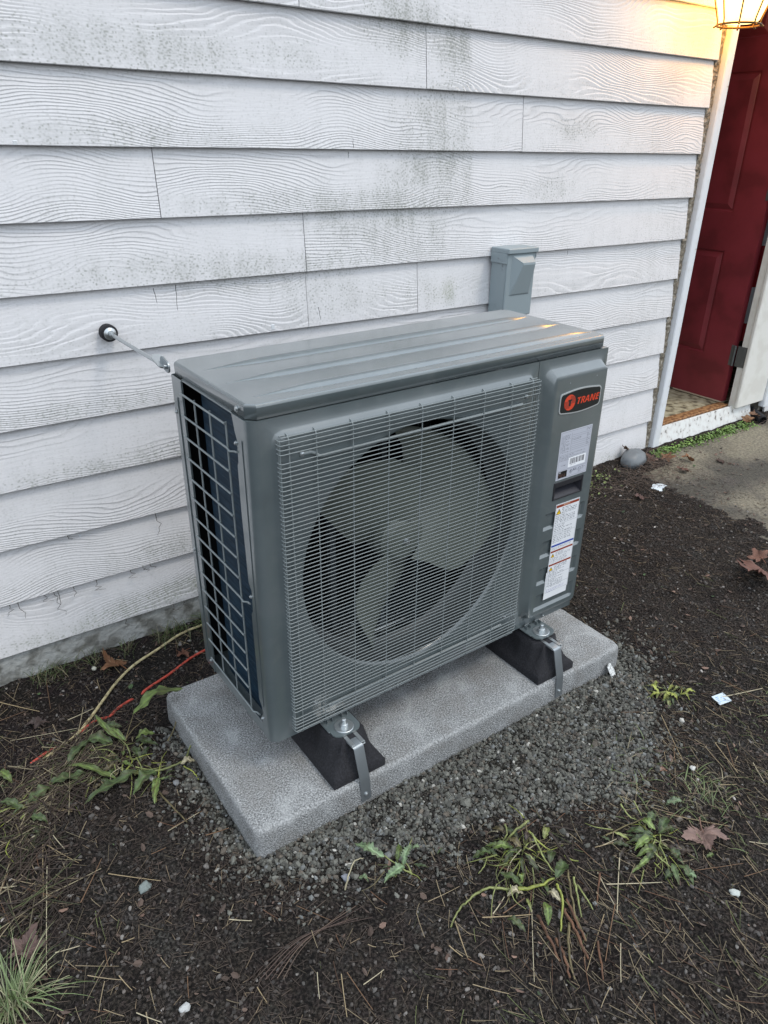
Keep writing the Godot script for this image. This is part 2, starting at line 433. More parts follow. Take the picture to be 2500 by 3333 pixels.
const STALKS := [[0.673, 1.456, 0.587, 1.532], [0.647, 1.485, 0.534, 1.603], [0.542, 1.437, 0.634, 1.495], [0.809, 1.584, 0.689, 1.657], [0.931, 1.5, 0.797, 1.6], [0.773, 1.584, 0.646, 1.646], [0.863, 1.417, 0.863, 1.506], [0.843, 1.506, 0.807, 1.585], [0.887, 1.459, 0.947, 1.475], [0.589, 1.454, 0.654, 1.455], [0.568, 1.443, 0.618, 1.427], [0.439, 1.446, 0.451, 1.477], [0.455, 1.488, 0.471, 1.517], [0.749, 1.649, 0.681, 1.704], [0.486, 1.41, 0.457, 1.486], [1.025, 1.629, 1.147, 1.689], [0.9, 1.462, 0.95, 1.473], [1.121, 1.494, 1.226, 1.606], [1.713, 1.267, 1.745, 1.407], [1.641, 1.307, 1.786, 1.365], [1.46, 1.414, 1.398, 1.52], [1.48, 1.436, 1.408, 1.503], [1.479, 1.519, 1.433, 1.575], [1.168, 1.676, 1.152, 1.713], [1.118, 1.71, 1.186, 1.73], [0.833, 1.54, 0.951, 1.607], [1.323, 1.516, 1.36, 1.54], [1.335, 1.178, 1.385, 1.212], [1.385, 1.212, 1.418, 1.234], [1.419, 1.259, 1.326, 1.399], [1.341, 1.359, 1.297, 1.396], [1.227, 1.659, 1.254, 1.691], [0.908, 1.558, 0.898, 1.596], [-0.002, 0.867, 0.032, 0.875], [0.054, 0.826, 0.14, 0.814], [-0.103, 0.868, -0.01, 0.952], [-0.175, 0.903, -0.104, 0.818], [-0.214, 0.766, -0.275, 1.019], [-0.208, 0.693, -0.239, 0.842], [-0.276, 0.787, -0.215, 0.866], [-0.181, 0.679, -0.168, 0.736], [-0.2, 0.703, -0.15, 0.791], [0.124, 0.896, 0.183, 0.899], [0.081, 1.124, 0.121, 1.154], [-0.129, 1.045, -0.103, 1.047], [-0.041, 1.189, -0.056, 1.236], [-0.15, 1.201, -0.116, 1.248], [-0.156, 1.115, -0.143, 1.154], [-0.163, 1.043, -0.168, 1.084], [0.179, 1.337, 0.157, 1.383], [0.217, 1.369, 0.183, 1.444], [0.229, 1.372, 0.232, 1.461], [0.244, 1.41, 0.297, 1.407], [0.067, 1.288, 0.069, 1.328], [0.219, 1.177, 0.267, 1.257], [-0.315, 0.762, -0.283, 0.784], [-0.167, 0.587, -0.123, 0.627], [-0.321, 0.796, -0.314, 0.87], [-0.25, 0.992, -0.204, 1.003], [-0.194, 0.068, -0.102, 0.162], [-0.21, 0.148, -0.14, 0.142], [-0.199, 0.243, -0.03, 0.323], [0.134, -0.003, 0.155, 0.114], [-0.045, -0.002, -0.071, 0.159], [0.093, 0.486, 0.099, 0.572], [-0.164, 0.585, -0.122, 0.626], [0.064, 0.825, 0.149, 0.812], [-0.043, 0.258, 0.034, 0.25], [0.084, 0.11, 0.077, 0.171]]

# ---------------------------------------------------------------- materials
var M := {}

func wood_grain(w: int, h: int, rows: int, wide: float) -> Array:
	# pressed cathedral grain, one board to a row, endless from left to right
	var n1 := noise(21, 1.0, 2)
	var n2 := noise(22, 5.0, 2)
	var n3 := noise(23, 0.9, 1)
	var n4 := noise(24, 30.0, 2)
	var hm := PackedByteArray(); hm.resize(w * h)
	var al := PackedByteArray(); al.resize(w * h * 3)
	var R := wide / TAU
	var rh := h / rows
	for x in w:
		var a := TAU * x / w
		var cx := cos(a) * R
		var cy := sin(a) * R
		for r in rows:
			var sdd := r * 7.3
			# knots and arches: the field climbs across the board and is bent by slow noise
			for yy in rh:
				var Y := float(yy) / rh
				var f := Y * 0.75 + 0.55 * n1.get_noise_3d(cx * 1.25 + sdd, cy * 1.25, Y * 0.55 + sdd) + 0.05 * n2.get_noise_3d(cx + sdd, cy, Y * 0.9)
				f += 0.62 * Y * Y
				var g := f * (14.0 + 4.5 * n3.get_noise_3d(cx * 0.7 - sdd, cy * 0.7, 3.0 + Y * 0.4))
				var t := g - floorf(g)
				# a sharp lip and a long soft slope
				var k := t * t * (3.0 - 2.0 * t) if t < 0.72 else 1.0 - (t - 0.72) / 0.28
				if t < 0.72: k = t / 0.72
				var amp := clampf(0.50 + 1.15 * n3.get_noise_3d(cx * 1.9 + sdd, cy * 1.9, Y * 1.5), 0.10, 1.0)
				var fine := n4.get_noise_3d(cx * 0.35 + sdd, cy * 0.35, Y * 3.6)
				var v := 0.5 + (k - 0.5) * 0.8 * amp + fine * 0.07
				var i := (r * rh + yy) * w + x
				hm[i] = int(clampf(v, 0, 1) * 255)
				var c := 0.985 - 0.05 * (1.0 - k) * amp * ss(0.1, 0.35, 1.0 - k) + fine * 0.03
				al[i * 3] = int(clampf(c * 0.897, 0, 1) * 255)
				al[i * 3 + 1] = int(clampf(c * 0.894, 0, 1) * 255)
				al[i * 3 + 2] = int(clampf(c * 0.900, 0, 1) * 255)
	return [ImageTexture.create_from_image(Image.create_from_data(w, h, false, Image.FORMAT_R8, hm)), ImageTexture.create_from_image(Image.create_from_data(w, h, false, Image.FORMAT_RGB8, al))]

const WALL0 := Vector2(-0.6, -0.1)     # the wall area covered by the stain map
const WALL1 := Vector2(3.0, 2.3)
const LAP := 0.1778
const LOW := 0.092

func stains(w: int, h: int) -> ImageTexture:
	# mildew and splashed dirt that has grown on the paint
	var blobs := [[1.33, 1.86, 0.17, 0.085, 0.75, 1], [1.55, 1.80, 0.09, 0.09, 0.85, 1], [1.48, 1.63, 0.2, 0.08, 0.6, 1], [1.50, 1.49, 0.22, 0.09, 0.62, 1], [1.42, 1.37, 0.22, 0.1, 0.55, 1],
		[1.30, 1.24, 0.3, 0.09, 0.42, 1], [1.15, 1.33, 0.3, 0.07, 0.3, 1], [2.16, 1.595, 0.13, 0.045, 0.5, 0], [2.05, 1.39, 0.14, 0.05, 0.36, 0], [1.56, 1.04, 0.05, 0.05, 0.5, 2], [1.45, 1.06, 0.25, 0.06, 0.2, 2],
		[0.56, 1.745, 0.2, 0.06, 0.5, 0], [0.3, 1.74, 0.22, 0.06, 0.38, 0], [0.9, 1.76, 0.2, 0.04, 0.25, 0], [0.4, 1.545, 0.3, 0.04, 0.32, 0], [0.9, 1.36, 0.35, 0.05, 0.3, 0], [0.85, 1.16, 0.35, 0.06, 0.4, 0], [0.5, 1.2, 0.4, 0.05, 0.3, 0], [1.05, 1.07, 0.2, 0.06, 0.4, 0],
		[0.3, 0.83, 0.5, 0.03, 0.3, 0], [0.42, 0.65, 0.26, 0.04, 0.4, 0], [0.1, 0.64, 0.3, 0.03, 0.2, 0], [0.45, 0.31, 0.2, 0.05, 0.4, 0], [0.42, 0.14, 0.3, 0.045, 0.5, 2], [0.1, 0.11, 0.3, 0.03, 0.35, 2], [2.6, 0.12, 0.5, 0.04, 0.3, 2], [2.8, 1.0, 0.25, 0.5, 0.12, 0]]
	var n1 := noise(31, 9.0, 4)
	var n2 := noise(32, 170.0, 2)
	var d := PackedByteArray(); d.resize(w * h * 4)
	for y in h:
		var Y := lerpf(WALL1.y, WALL0.y, (y + 0.5) / h)
		var fr := fposmod(Y - LOW, LAP) / LAP
		for x in w:
			var X := lerpf(WALL0.x, WALL1.x, (x + 0.5) / w)
			var s := 0.13 + 0.16 * (1.0 - fr) * (1.0 - fr)
			var green := 0.0
			for b in blobs:
				var dx: float = (X - b[0]) / b[2]
				if absf(dx) > 1.4: continue
				var dy: float = (Y - b[1]) / b[3]
				if absf(dy) > 1.4: continue
				var q := dx * dx + dy * dy
				if q > 1.96: continue
				var k: float = b[4] * (1.0 - ss(0.25, 1.4, sqrt(q)))
				if b[5] == 1: k *= 1.0 - ss(1.6, 1.625, X - 0.11 * (1.8 - Y))
				if b[5] == 2: green += k
				s += k
			var cl := 0.6 * n1.get_noise_2d(X, Y) + 0.6 * n1.get_noise_2d(X * 2.6 + 7.0, Y * 0.45)
			var sp := n2.get_noise_2d(X * 0.6, Y)
			var a := s * (0.45 + 0.9 * maxf(cl + 0.25, 0.0)) * (0.55 + 1.0 * ss(-0.1, 0.45, sp)) + 1.6 * ss(0.42, 0.6, sp) * s
			var i := (y * w + x) * 4
			d[i] = 106; d[i + 1] = int(112 + 8 * minf(green, 1.0)); d[i + 2] = int(98 - 30 * minf(green, 1.0))
			d[i + 3] = int(clampf(a * 0.55, 0, 0.7) * 255)
	return ImageTexture.create_from_image(Image.create_from_data(w, h, false, Image.FORMAT_RGBA8, d))

func text_lines(im: Image, r: Rect2i, step: int, tall: int, ink: Color, sd: int, fill := 0.8) -> void:
	var g := RandomNumberGenerator.new(); g.seed = sd
	var y := r.position.y
	while y + tall <= r.end.y:
		var x := r.position.x
		var stop := r.position.x + int(r.size.x * (fill if g.randf() < 0.75 else fill * 0.55))
		while x < stop:
			var l := g.randi_range(tall, tall * 5)
			for k in range(x, mini(x + l, stop)):
				if g.randf() < 0.62:
					im.fill_rect(Rect2i(k, y + g.randi_range(0, 1), 1, tall - g.randi_range(0, tall / 2)), ink)
			x += l + tall
		y += step

func glyphs(im: Image, text: String, x: int, y: int, s: int, ink: Color) -> void:
	# a 3 x 5 dot alphabet, enough for the words that can be read on the labels
	var f := {"A": "757555"}
	f = {"A": [2, 5, 7, 5, 5], "W": [5, 5, 7, 7, 5], "R": [6, 5, 6, 5, 5], "N": [5, 7, 7, 5, 5], "I": [7, 2, 2, 2, 7], "G": [3, 4, 5, 5, 3], "2": [6, 1, 2, 4, 7], "L": [4, 4, 4, 4, 7], "H": [5, 5, 7, 5, 5]}
	for ch in text:
		if f.has(ch):
			for r in 5:
				for c in 3:
					if f[ch][r] & (4 >> c): im.fill_rect(Rect2i(x + c * s, y + r * s, s, s), ink)
		x += 4 * s

func triangle_sign(im: Image, cx: int, top: int, h: int) -> void:
	for k in h:
		var half := int(k * 0.6)
		im.fill_rect(Rect2i(cx - half, top + k, half * 2 + 1, 1), Color(0.08, 0.07, 0.05))
		if k > h / 6 and k < h - h / 10:
			half -= h / 9
			if half > 0: im.fill_rect(Rect2i(cx - half, top + k, half * 2 + 1, 1), Color(0.93, 0.76, 0.08))
	im.fill_rect(Rect2i(cx - 1, top + h * 2 / 5, maxi(2, h / 12), h / 3), Color(0.08, 0.07, 0.05))

func rating_image() -> ImageTexture:
	var im := Image.create(264, 304, false, Image.FORMAT_RGB8)
	im.fill(Color(0.72, 0.73, 0.77))
	for r in [Rect2i(0, 0, 264, 3), Rect2i(0, 301, 264, 3), Rect2i(0, 0, 3, 304), Rect2i(261, 0, 3, 304)]: im.fill_rect(r, Color(0.80, 0.81, 0.85))
	for r in [Rect2i(6, 6, 252, 1), Rect2i(6, 297, 252, 1), Rect2i(6, 6, 1, 292), Rect2i(257, 6, 1, 292)]: im.fill_rect(r, Color(0.3, 0.31, 0.35))
	var ink := Color(0.27, 0.28, 0.32)
	text_lines(im, Rect2i(12, 26, 78, 110), 8, 4, ink, 1, 0.9)
	text_lines(im, Rect2i(100, 56, 80, 16), 8, 4, ink, 2, 0.95)
	text_lines(im, Rect2i(216, 14, 40, 14), 7, 4, ink, 3, 0.95)
	text_lines(im, Rect2i(226, 40, 28, 78), 9, 4, ink, 4, 0.9)
	im.fill_rect(Rect2i(94, 20, 1, 120), ink)
	for y in [34, 46, 78, 90, 104, 116, 128]: im.fill_rect(Rect2i(94, y, 162, 1), Color(0.38, 0.39, 0.43))
	text_lines(im, Rect2i(12, 146, 240, 40), 9, 4, ink, 5, 0.9)
	im.fill_rect(Rect2i(92, 176, 148, 62), Color(0.93, 0.94, 0.95))
	var g := RandomNumberGenerator.new(); g.seed = 8
	var x := 104
	while x < 228:
		var w := g.randi_range(1, 4)
		im.fill_rect(Rect2i(x, 184, w, 36), Color(0.1, 0.1, 0.14))
		x += w + g.randi_range(1, 4)
	text_lines(im, Rect2i(110, 225, 110, 6), 8, 4, ink, 6, 0.8)
	text_lines(im, Rect2i(34, 214, 44, 6), 8, 4, ink, 7, 0.9)
	im.fill_rect(Rect2i(10, 246, 248, 1), ink)
	im.fill_rect(Rect2i(16, 252, 74, 42), Color(0.07, 0.07, 0.08))
	text_lines(im, Rect2i(20, 256, 62, 10), 10, 8, Color(0.85, 0.85, 0.87), 9, 0.6)
	text_lines(im, Rect2i(20, 270, 64, 20), 7, 3, Color(0.6, 0.42, 0.36), 10, 0.9)
	for k in 14:
		im.fill_rect(Rect2i(124 - k, 254 + k, 2, 2), ink); im.fill_rect(Rect2i(124 + k, 254 + k, 2, 2), ink)
		im.fill_rect(Rect2i(110 + k, 268 + k, 2, 2), ink); im.fill_rect(Rect2i(138 - k, 268 + k, 2, 2), ink)
	im.fill_rect(Rect2i(121, 262, 7, 12), ink)
	glyphs(im, "A2L", 142, 254, 3, ink)
	for k in 60:
		var a := TAU * k / 60
		im.fill_rect(Rect2i(198 + int(13 * cos(a)), 268 + int(13 * sin(a)), 2, 2), ink)
	text_lines(im, Rect2i(190, 262, 18, 12), 6, 4, ink, 11, 1.0)
	text_lines(im, Rect2i(218, 254, 34, 24), 6, 3, ink, 12, 0.9)
	text_lines(im, Rect2i(188, 286, 26, 5), 8, 4, ink, 13, 1.0)
	return ImageTexture.create_from_image(im)

func warning_image() -> ImageTexture:
	var im := Image.create(200, 620, false, Image.FORMAT_RGB8)
	im.fill(Color(0.88, 0.89, 0.90))
	var ink := Color(0.26, 0.29, 0.33)
	for b in [[8, 16], [318, 12], [412, 12]]:
		im.fill_rect(Rect2i(5, b[0], 190, b[1]), Color(0.55, 0.22, 0.12))
	glyphs(im, "WARNING", 64, 10, 2, Color(0.85, 0.72, 0.62))
	im.fill_rect(Rect2i(5, 278, 190, 12), Color(0.08, 0.24, 0.62))
	triangle_sign(im, 28, 32, 38); triangle_sign(im, 26, 336, 28); triangle_sign(im, 26, 430, 30)
	text_lines(im, Rect2i(56, 32, 134, 40), 11, 6, ink, 21, 0.95)
	text_lines(im, Rect2i(10, 78, 182, 56), 11, 6, ink, 22, 0.9)
	text_lines(im, Rect2i(10, 142, 182, 58), 12, 6, ink, 23, 0.85)
	text_lines(im, Rect2i(10, 208, 182, 64), 12, 6, ink, 24, 0.82)
	text_lines(im, Rect2i(10, 296, 182, 18), 9, 4, ink, 25, 0.9)
	text_lines(im, Rect2i(50, 334, 140, 32), 8, 4, ink, 26, 0.9)
	text_lines(im, Rect2i(10, 370, 182, 38), 8, 4, ink, 27, 0.8)
	text_lines(im, Rect2i(52, 428, 138, 32), 9, 5, ink, 28, 0.8)
	text_lines(im, Rect2i(10, 464, 182, 120), 10, 5, ink, 29, 0.75)
	for y in [136, 202, 496, 568]: im.fill_rect(Rect2i(8, y, 184, 1), ink)
	text_lines(im, Rect2i(10, 592, 182, 22), 9, 4, Color(0.42, 0.42, 0.62), 30, 0.85)
	for r in [Rect2i(3, 4, 194, 1), Rect2i(3, 614, 194, 1), Rect2i(3, 4, 1, 610), Rect2i(196, 4, 1, 610)]: im.fill_rect(r, ink)
	return ImageTexture.create_from_image(im)

func second_layer(m: StandardMaterial3D, t: Texture2D, scale: float) -> void:
	m.detail_enabled = true
	m.detail_albedo = t
	m.detail_blend_mode = BaseMaterial3D.BLEND_MODE_MIX
	m.detail_uv_layer = BaseMaterial3D.DETAIL_UV_2
	m.uv2_triplanar = true
	m.uv2_world_triplanar = true
	m.uv2_scale = Vector3.ONE * scale

func make_materials() -> void:
	var g := wood_grain(2048, 1020, 6, 2.6)
	var w := mat(Color.WHITE, 0.55)
	w.albedo_texture = g[1]
	w.heightmap_enabled = true
	w.heightmap_texture = g[0]
	w.heightmap_scale = 0.155
	w.detail_enabled = true
	w.detail_albedo = stains(1024, 690)
	w.detail_blend_mode = BaseMaterial3D.BLEND_MODE_MIX
	w.detail_uv_layer = BaseMaterial3D.DETAIL_UV_2
	M.siding = w
	# painted steel of the cabinet, with a trace of dust
	var p := mat(Color.WHITE, 0.38)
	p.albedo_texture = noise_tex(noise(41, 0.006, 5), 512, [lin(0.078, 0.098, 0.103), lin(0.088, 0.110, 0.115), lin(0.100, 0.122, 0.126)], [0.3, 0.55, 0.78])
	tri_map(p, 1.1)
	second_layer(p, noise_tex(noise(42, 0.02, 5), 512, [Color(0.5, 0.52, 0.52, 0.0), Color(0.5, 0.52, 0.52, 0.01), Color(0.52, 0.53, 0.51, 0.12)], [0.2, 0.6, 0.88]), 1.9)
	p.metallic_specular = 0.9
	p.clearcoat_enabled = true
	p.clearcoat = 1.0
	p.clearcoat_roughness = 0.14
	M.steel = p
	var pl: StandardMaterial3D = p.duplicate()
	pl.roughness = 0.3
	pl.roughness_texture = noise_tex(noise(43, 0.012, 5), 512, [Color(0.75, 0.75, 0.75), Color(1, 1, 1)], [0.3, 0.7])
	pl.roughness = 0.26
	pl.metallic_specular = 0.9
	pl.clearcoat = 1.0
	pl.clearcoat_roughness = 0.12
	M.lid = pl
	M.wire = mat(lin(0.20, 0.225, 0.227), 0.35)
	M.black_plastic = mat(lin(0.018, 0.018, 0.022), 0.5)
	M.handle_grey = mat(lin(0.028, 0.028, 0.036), 0.45)
	M.blade = mat(lin(0.118, 0.134, 0.114), 0.42)
	M.dark = mat(lin(0.010, 0.011, 0.012), 0.8)
	M.dark.metallic_specular = 0.1
	M.shroud = mat(lin(0.055, 0.062, 0.064), 0.5)
	M.motor = mat(lin(0.05, 0.055, 0.06), 0.5)
	var co := mat(Color.WHITE, 0.55)
	co.metallic_specular = 0.3
	co.albedo_texture = noise_tex(noise(44, 0.05, 3), 256, [lin(0.009, 0.024, 0.042), lin(0.017, 0.040, 0.066)], [0.3, 0.7])
	co.uv1_scale = V(0.7, 4.0, 1)
	M.coil = co
	M.fin = mat(lin(0.022, 0.042, 0.062), 0.5)
	M.zinc = mat(lin(0.50, 0.53, 0.54), 0.34, 0.85)
	M.zinc_dull = mat(lin(0.30, 0.33, 0.35), 0.42, 0.75)
	M.rubber = mat(lin(0.012, 0.012, 0.015), 0.85)
	var rb := mat(Color.WHITE, 0.9)
	rb.albedo_texture = noise_tex(noise(45, 0.12, 3), 256, [lin(0.007, 0.007, 0.009), lin(0.022, 0.022, 0.027)], [0.35, 0.7])
	rb.heightmap_enabled = true
	rb.heightmap_texture = noise_tex(noise(46, 0.2, 2), 256, [], [])
	rb.heightmap_scale = 0.12
	tri_map(rb, 5.0)
	M.crumb_rubber = rb
	M.box_grey = mat(lin(0.26, 0.31, 0.33), 0.42)
	# cast slab: pitted, with pale aggregate and faint stains
	var cs := mat(Color.WHITE, 0.9)
	cs.albedo_texture = noise_tex(noise(47, 0.085, 3), 1024, [lin(0.13, 0.134, 0.134), lin(0.235, 0.241, 0.24), lin(0.285, 0.291, 0.29), lin(0.325, 0.331, 0.33), lin(0.47, 0.476, 0.475)], [0.28, 0.42, 0.5, 0.6, 0.76])
	cs.heightmap_enabled = true
	cs.heightmap_texture = noise_tex(noise(48, 0.11, 3), 1024, [], [])
	cs.heightmap_scale = 0.4
	tri_map(cs, 1.9)
	second_layer(cs, noise_tex(noise(49, 0.012, 5), 512, [Color(0.40, 0.38, 0.35, 0.25), Color(0.45, 0.44, 0.42, 0.0), Color(0.66, 0.67, 0.68, 0.0), Color(0.78, 0.79, 0.79, 0.28)], [0.25, 0.46, 0.56, 0.8]), 1.3)
	M.slab = cs
	# soil
	var so := vmat(0.92)
	so.albedo_texture = noise_tex(noise(51, 0.05, 5), 1024, [Color(0.30, 0.29, 0.28), Color(0.62, 0.60, 0.58), Color(0.80, 0.78, 0.76), Color(1, 1, 1)], [0.3, 0.45, 0.58, 0.72])
	so.heightmap_enabled = true
	so.heightmap_texture = noise_tex(noise(52, 0.05, 5), 1024, [], [])
	so.heightmap_scale = 1.2
	so.metallic_specular = 0.35
	tri_map(so, 1.9)
	M.soil = so
	# old path: tan grey, dark with trodden soil in patches
	var pa := vmat(0.88)
	pa.albedo_texture = noise_tex(noise(53, 0.03, 5), 1024, [Color(0.72, 0.72, 0.72), Color(0.9, 0.9, 0.9), Color(1, 1, 1)], [0.2, 0.5, 0.8])
	pa.heightmap_enabled = true
	pa.heightmap_texture = noise_tex(noise(54, 0.1, 4), 512, [], [])
	pa.heightmap_scale = 0.25
	tri_map(pa, 1.7)
	M.path = pa
	# painted foundation wall
	var fo := mat(Color.WHITE, 0.85)
	fo.albedo_texture = noise_tex(noise(55, 0.012, 5), 512, [lin(0.16, 0.16, 0.145), lin(0.30, 0.305, 0.29), lin(0.36, 0.37, 0.36)], [0.3, 0.48, 0.7])
	fo.heightmap_enabled = true
	fo.heightmap_texture = noise_tex(noise(56, 0.04, 4), 512, [], [])
	fo.heightmap_scale = 0.4
	tri_map(fo, 1.6)
	M.foundation = fo
	# white trim whose paint is flaking
	var tr := mat(Color.WHITE, 0.5)
	tr.albedo_texture = noise_tex(noise(57, 0.02, 4), 512, [lin(0.40, 0.37, 0.32), lin(0.66, 0.68, 0.69), lin(0.72, 0.75, 0.78)], [0.10, 0.16, 0.5])
	tri_map(tr, 1.5)
	M.trim = tr
	var cr := mat(Color.WHITE, 0.55)
	cr.albedo_texture = noise_tex(noise(58, 0.012, 4), 512, [lin(0.66, 0.65, 0.60), lin(0.72, 0.715, 0.67)], [0.3, 0.6])
	tri_map(cr, 1.2)
	M.casing = cr
	var ca := mat(Color.WHITE, 0.9)
	ca.albedo_texture = noise_tex(noise(59, 0.03, 5), 512, [lin(0.12, 0.10, 0.075), lin(0.20, 0.175, 0.135), lin(0.24, 0.215, 0.17), lin(0.42, 0.40, 0.36)], [0.25, 0.45, 0.66, 0.74])
	ca.heightmap_enabled = true
	ca.heightmap_texture = noise_tex(noise(60, 0.05, 4), 512, [], [])
	ca.heightmap_scale = 0.6
	tri_map(ca, 2.5)
	M.caulk = ca
	var si := mat(Color.WHITE, 0.7)
	si.albedo_texture = noise_tex(noise(61, 0.03, 5), 512, [lin(0.10, 0.09, 0.08), lin(0.58, 0.57, 0.55), lin(0.70, 0.71, 0.70)], [0.16, 0.24, 0.6])
	tri_map(si, 1.6)
	M.sill = si
	var wd := mat(Color.WHITE, 0.7)
	wd.albedo_texture = noise_tex(noise(62, 0.03, 4), 256, [lin(0.16, 0.07, 0.025), lin(0.36, 0.19, 0.08)], [0.3, 0.7])
	tri_map(wd, 4.0)
	M.wood = wd
	var fl := mat(Color.WHITE, 0.85)
	fl.albedo_texture = noise_tex(noise(63, 0.02, 5), 512, [lin(0.10, 0.08, 0.05), lin(0.33, 0.29, 0.19), lin(0.45, 0.41, 0.29)], [0.25, 0.48, 0.75])
	tri_map(fl, 1.5)
	M.floor = fl
	M.room = mat(lin(0.30, 0.28, 0.25), 0.9)
	var dr := mat(Color.WHITE, 0.42)
	dr.albedo_texture = noise_tex(noise(64, 0.008, 5), 512, [lin(0.16, 0.024, 0.030), lin(0.205, 0.029, 0.038), lin(0.23, 0.033, 0.044)], [0.2, 0.45, 0.8])
	tri_map(dr, 1.0)
	M.door = dr
	M.sweep = mat(lin(0.45, 0.36, 0.27), 0.8)
	M.hinge = mat(lin(0.16, 0.17, 0.17), 0.45, 0.6)
	M.leaf = vmat(0.5)
	M.leaf.backlight_enabled = true
	M.leaf.backlight = Color(0.06, 0.08, 0.02)
	M.dry = vmat(0.75)
	M.stone = vmat(0.85)
	var le := mat(lin(0.6, 0.6, 0.6), 0.5)
	M.red_cloth = mat(lin(0.34, 0.012, 0.02), 0.9)
	M.white_cloth = mat(lin(0.6, 0.62, 0.65), 0.9)

# ---------------------------------------------------------------- the house
func board(house: Node3D, x0: float, x1: float, y: float, sd: int) -> void:
	var g := RandomNumberGenerator.new(); g.seed = sd * 77 + 5
	var row := g.randi_range(0, 5)
	var off := g.randf()
	var flip := g.randf() < 0.5
	var tall := LAP + 0.022
	var th := 0.011
	var zt := -0.0165 / LAP * tall
	var st := begin()
	flat(st)
	var n := maxi(1, int((x1 - x0) / 0.35))
	var wob := []
	for i in n + 1: wob.append(g.randf_range(-0.0009, 0.0009))
	for i in n:
		var a := lerpf(x0, x1, float(i) / n)
		var b := lerpf(x0, x1, float(i + 1) / n)
		var ya: float = y + wob[i]
		var yb: float = y + wob[i + 1]
		var U := func(x: float) -> float: return (off + (x if not flip else -x) / 2.6)
		var v0 := (row + 0.99) / 6.0
		var v1 := (row + 0.03) / 6.0
		if flip:
			var t := v0; v0 = v1; v1 = t
		var vb := lerpf(v0, v1, 0.012)
		var W := func(x: float, yy: float) -> Vector2: return Vector2((x - WALL0.x) / (WALL1.x - WALL0.x), (WALL1.y - yy) / (WALL1.y - WALL0.y)).clamp(Vector2(0.002, 0.002), Vector2(0.998, 0.998))
		# face, its small lower bevel, the underside
		uvquad(st, [V(a, ya + 0.0016, -0.0001), V(b, yb + 0.0016, -0.0001), V(b, y + tall, zt), V(a, y + tall, zt)], [Vector2(U.call(a), vb), Vector2(U.call(b), vb), Vector2(U.call(b), v1), Vector2(U.call(a), v1)], [W.call(a, y), W.call(b, y), W.call(b, y + tall), W.call(a, y + tall)])
		uvquad(st, [V(a, ya, -0.0018), V(b, yb, -0.0018), V(b, yb + 0.0016, -0.0001), V(a, ya + 0.0016, -0.0001)], [Vector2(U.call(a), v0), Vector2(U.call(b), v0), Vector2(U.call(b), vb), Vector2(U.call(a), vb)], [W.call(a, y), W.call(b, y), W.call(b, y), W.call(a, y)])
		uvquad(st, [V(a, ya, -th), V(b, yb, -th), V(b, yb, -0.0018), V(a, ya, -0.0018)], [Vector2(U.call(a), v0), Vector2(U.call(b), v0), Vector2(U.call(b), v0), Vector2(U.call(a), v0)], [W.call(a, y), W.call(b, y), W.call(b, y), W.call(a, y)])
	for e in [[x0, 1], [x1, 0]]:
		var x: float = e[0]
		var p := [V(x, y, -th), V(x, y, -0.0018), V(x, y + tall, zt), V(x, y + tall, zt - th)]
		if e[1] == 0: p.reverse()
		uvquad(st, p, [Vector2(0.1, 0.1), Vector2(0.1, 0.1), Vector2(0.1, 0.12), Vector2(0.1, 0.12)], [Vector2(0.9, 0.01), Vector2(0.9, 0.01), Vector2(0.9, 0.02), Vector2(0.9, 0.02)])
	obj("siding_board", done(st), M.siding, house)

func one(lo: Vector3, hi: Vector3, r := 0.0015) -> ArrayMesh:
	var st := begin()
	box(st, lo, hi, r)
	return done(st)

func door_panel(parent: Node, z0: float, z1: float, y0: float, y1: float, x: float) -> void:
	# pressed moulding round a raised field, seen from the side of smaller x
	var st := begin()
	var L := []
	for e in [[0.0, 0.0], [0.006, 0.001], [0.010, 0.007], [0.016, 0.008], [0.020, 0.006], [0.042, -0.002], [0.046, -0.002]]:
		var i: float = e[0]
		L.append([V(x + e[1], y0 + i, z0 + i), V(x + e[1], y0 + i, z1 - i), V(x + e[1], y1 - i, z1 - i), V(x + e[1], y1 - i, z0 + i)])
	flat(st)
	for l in L.size() - 1:
		for k in 4:
			var j := (k + 1) % 4
			quad(st, L[l][k], L[l][j], L[l + 1][j], L[l + 1][k])
	var q: Array = L[-1]
	quad(st, q[0], q[1], q[2], q[3])
	obj("door_panel", done(st), M.door, parent)

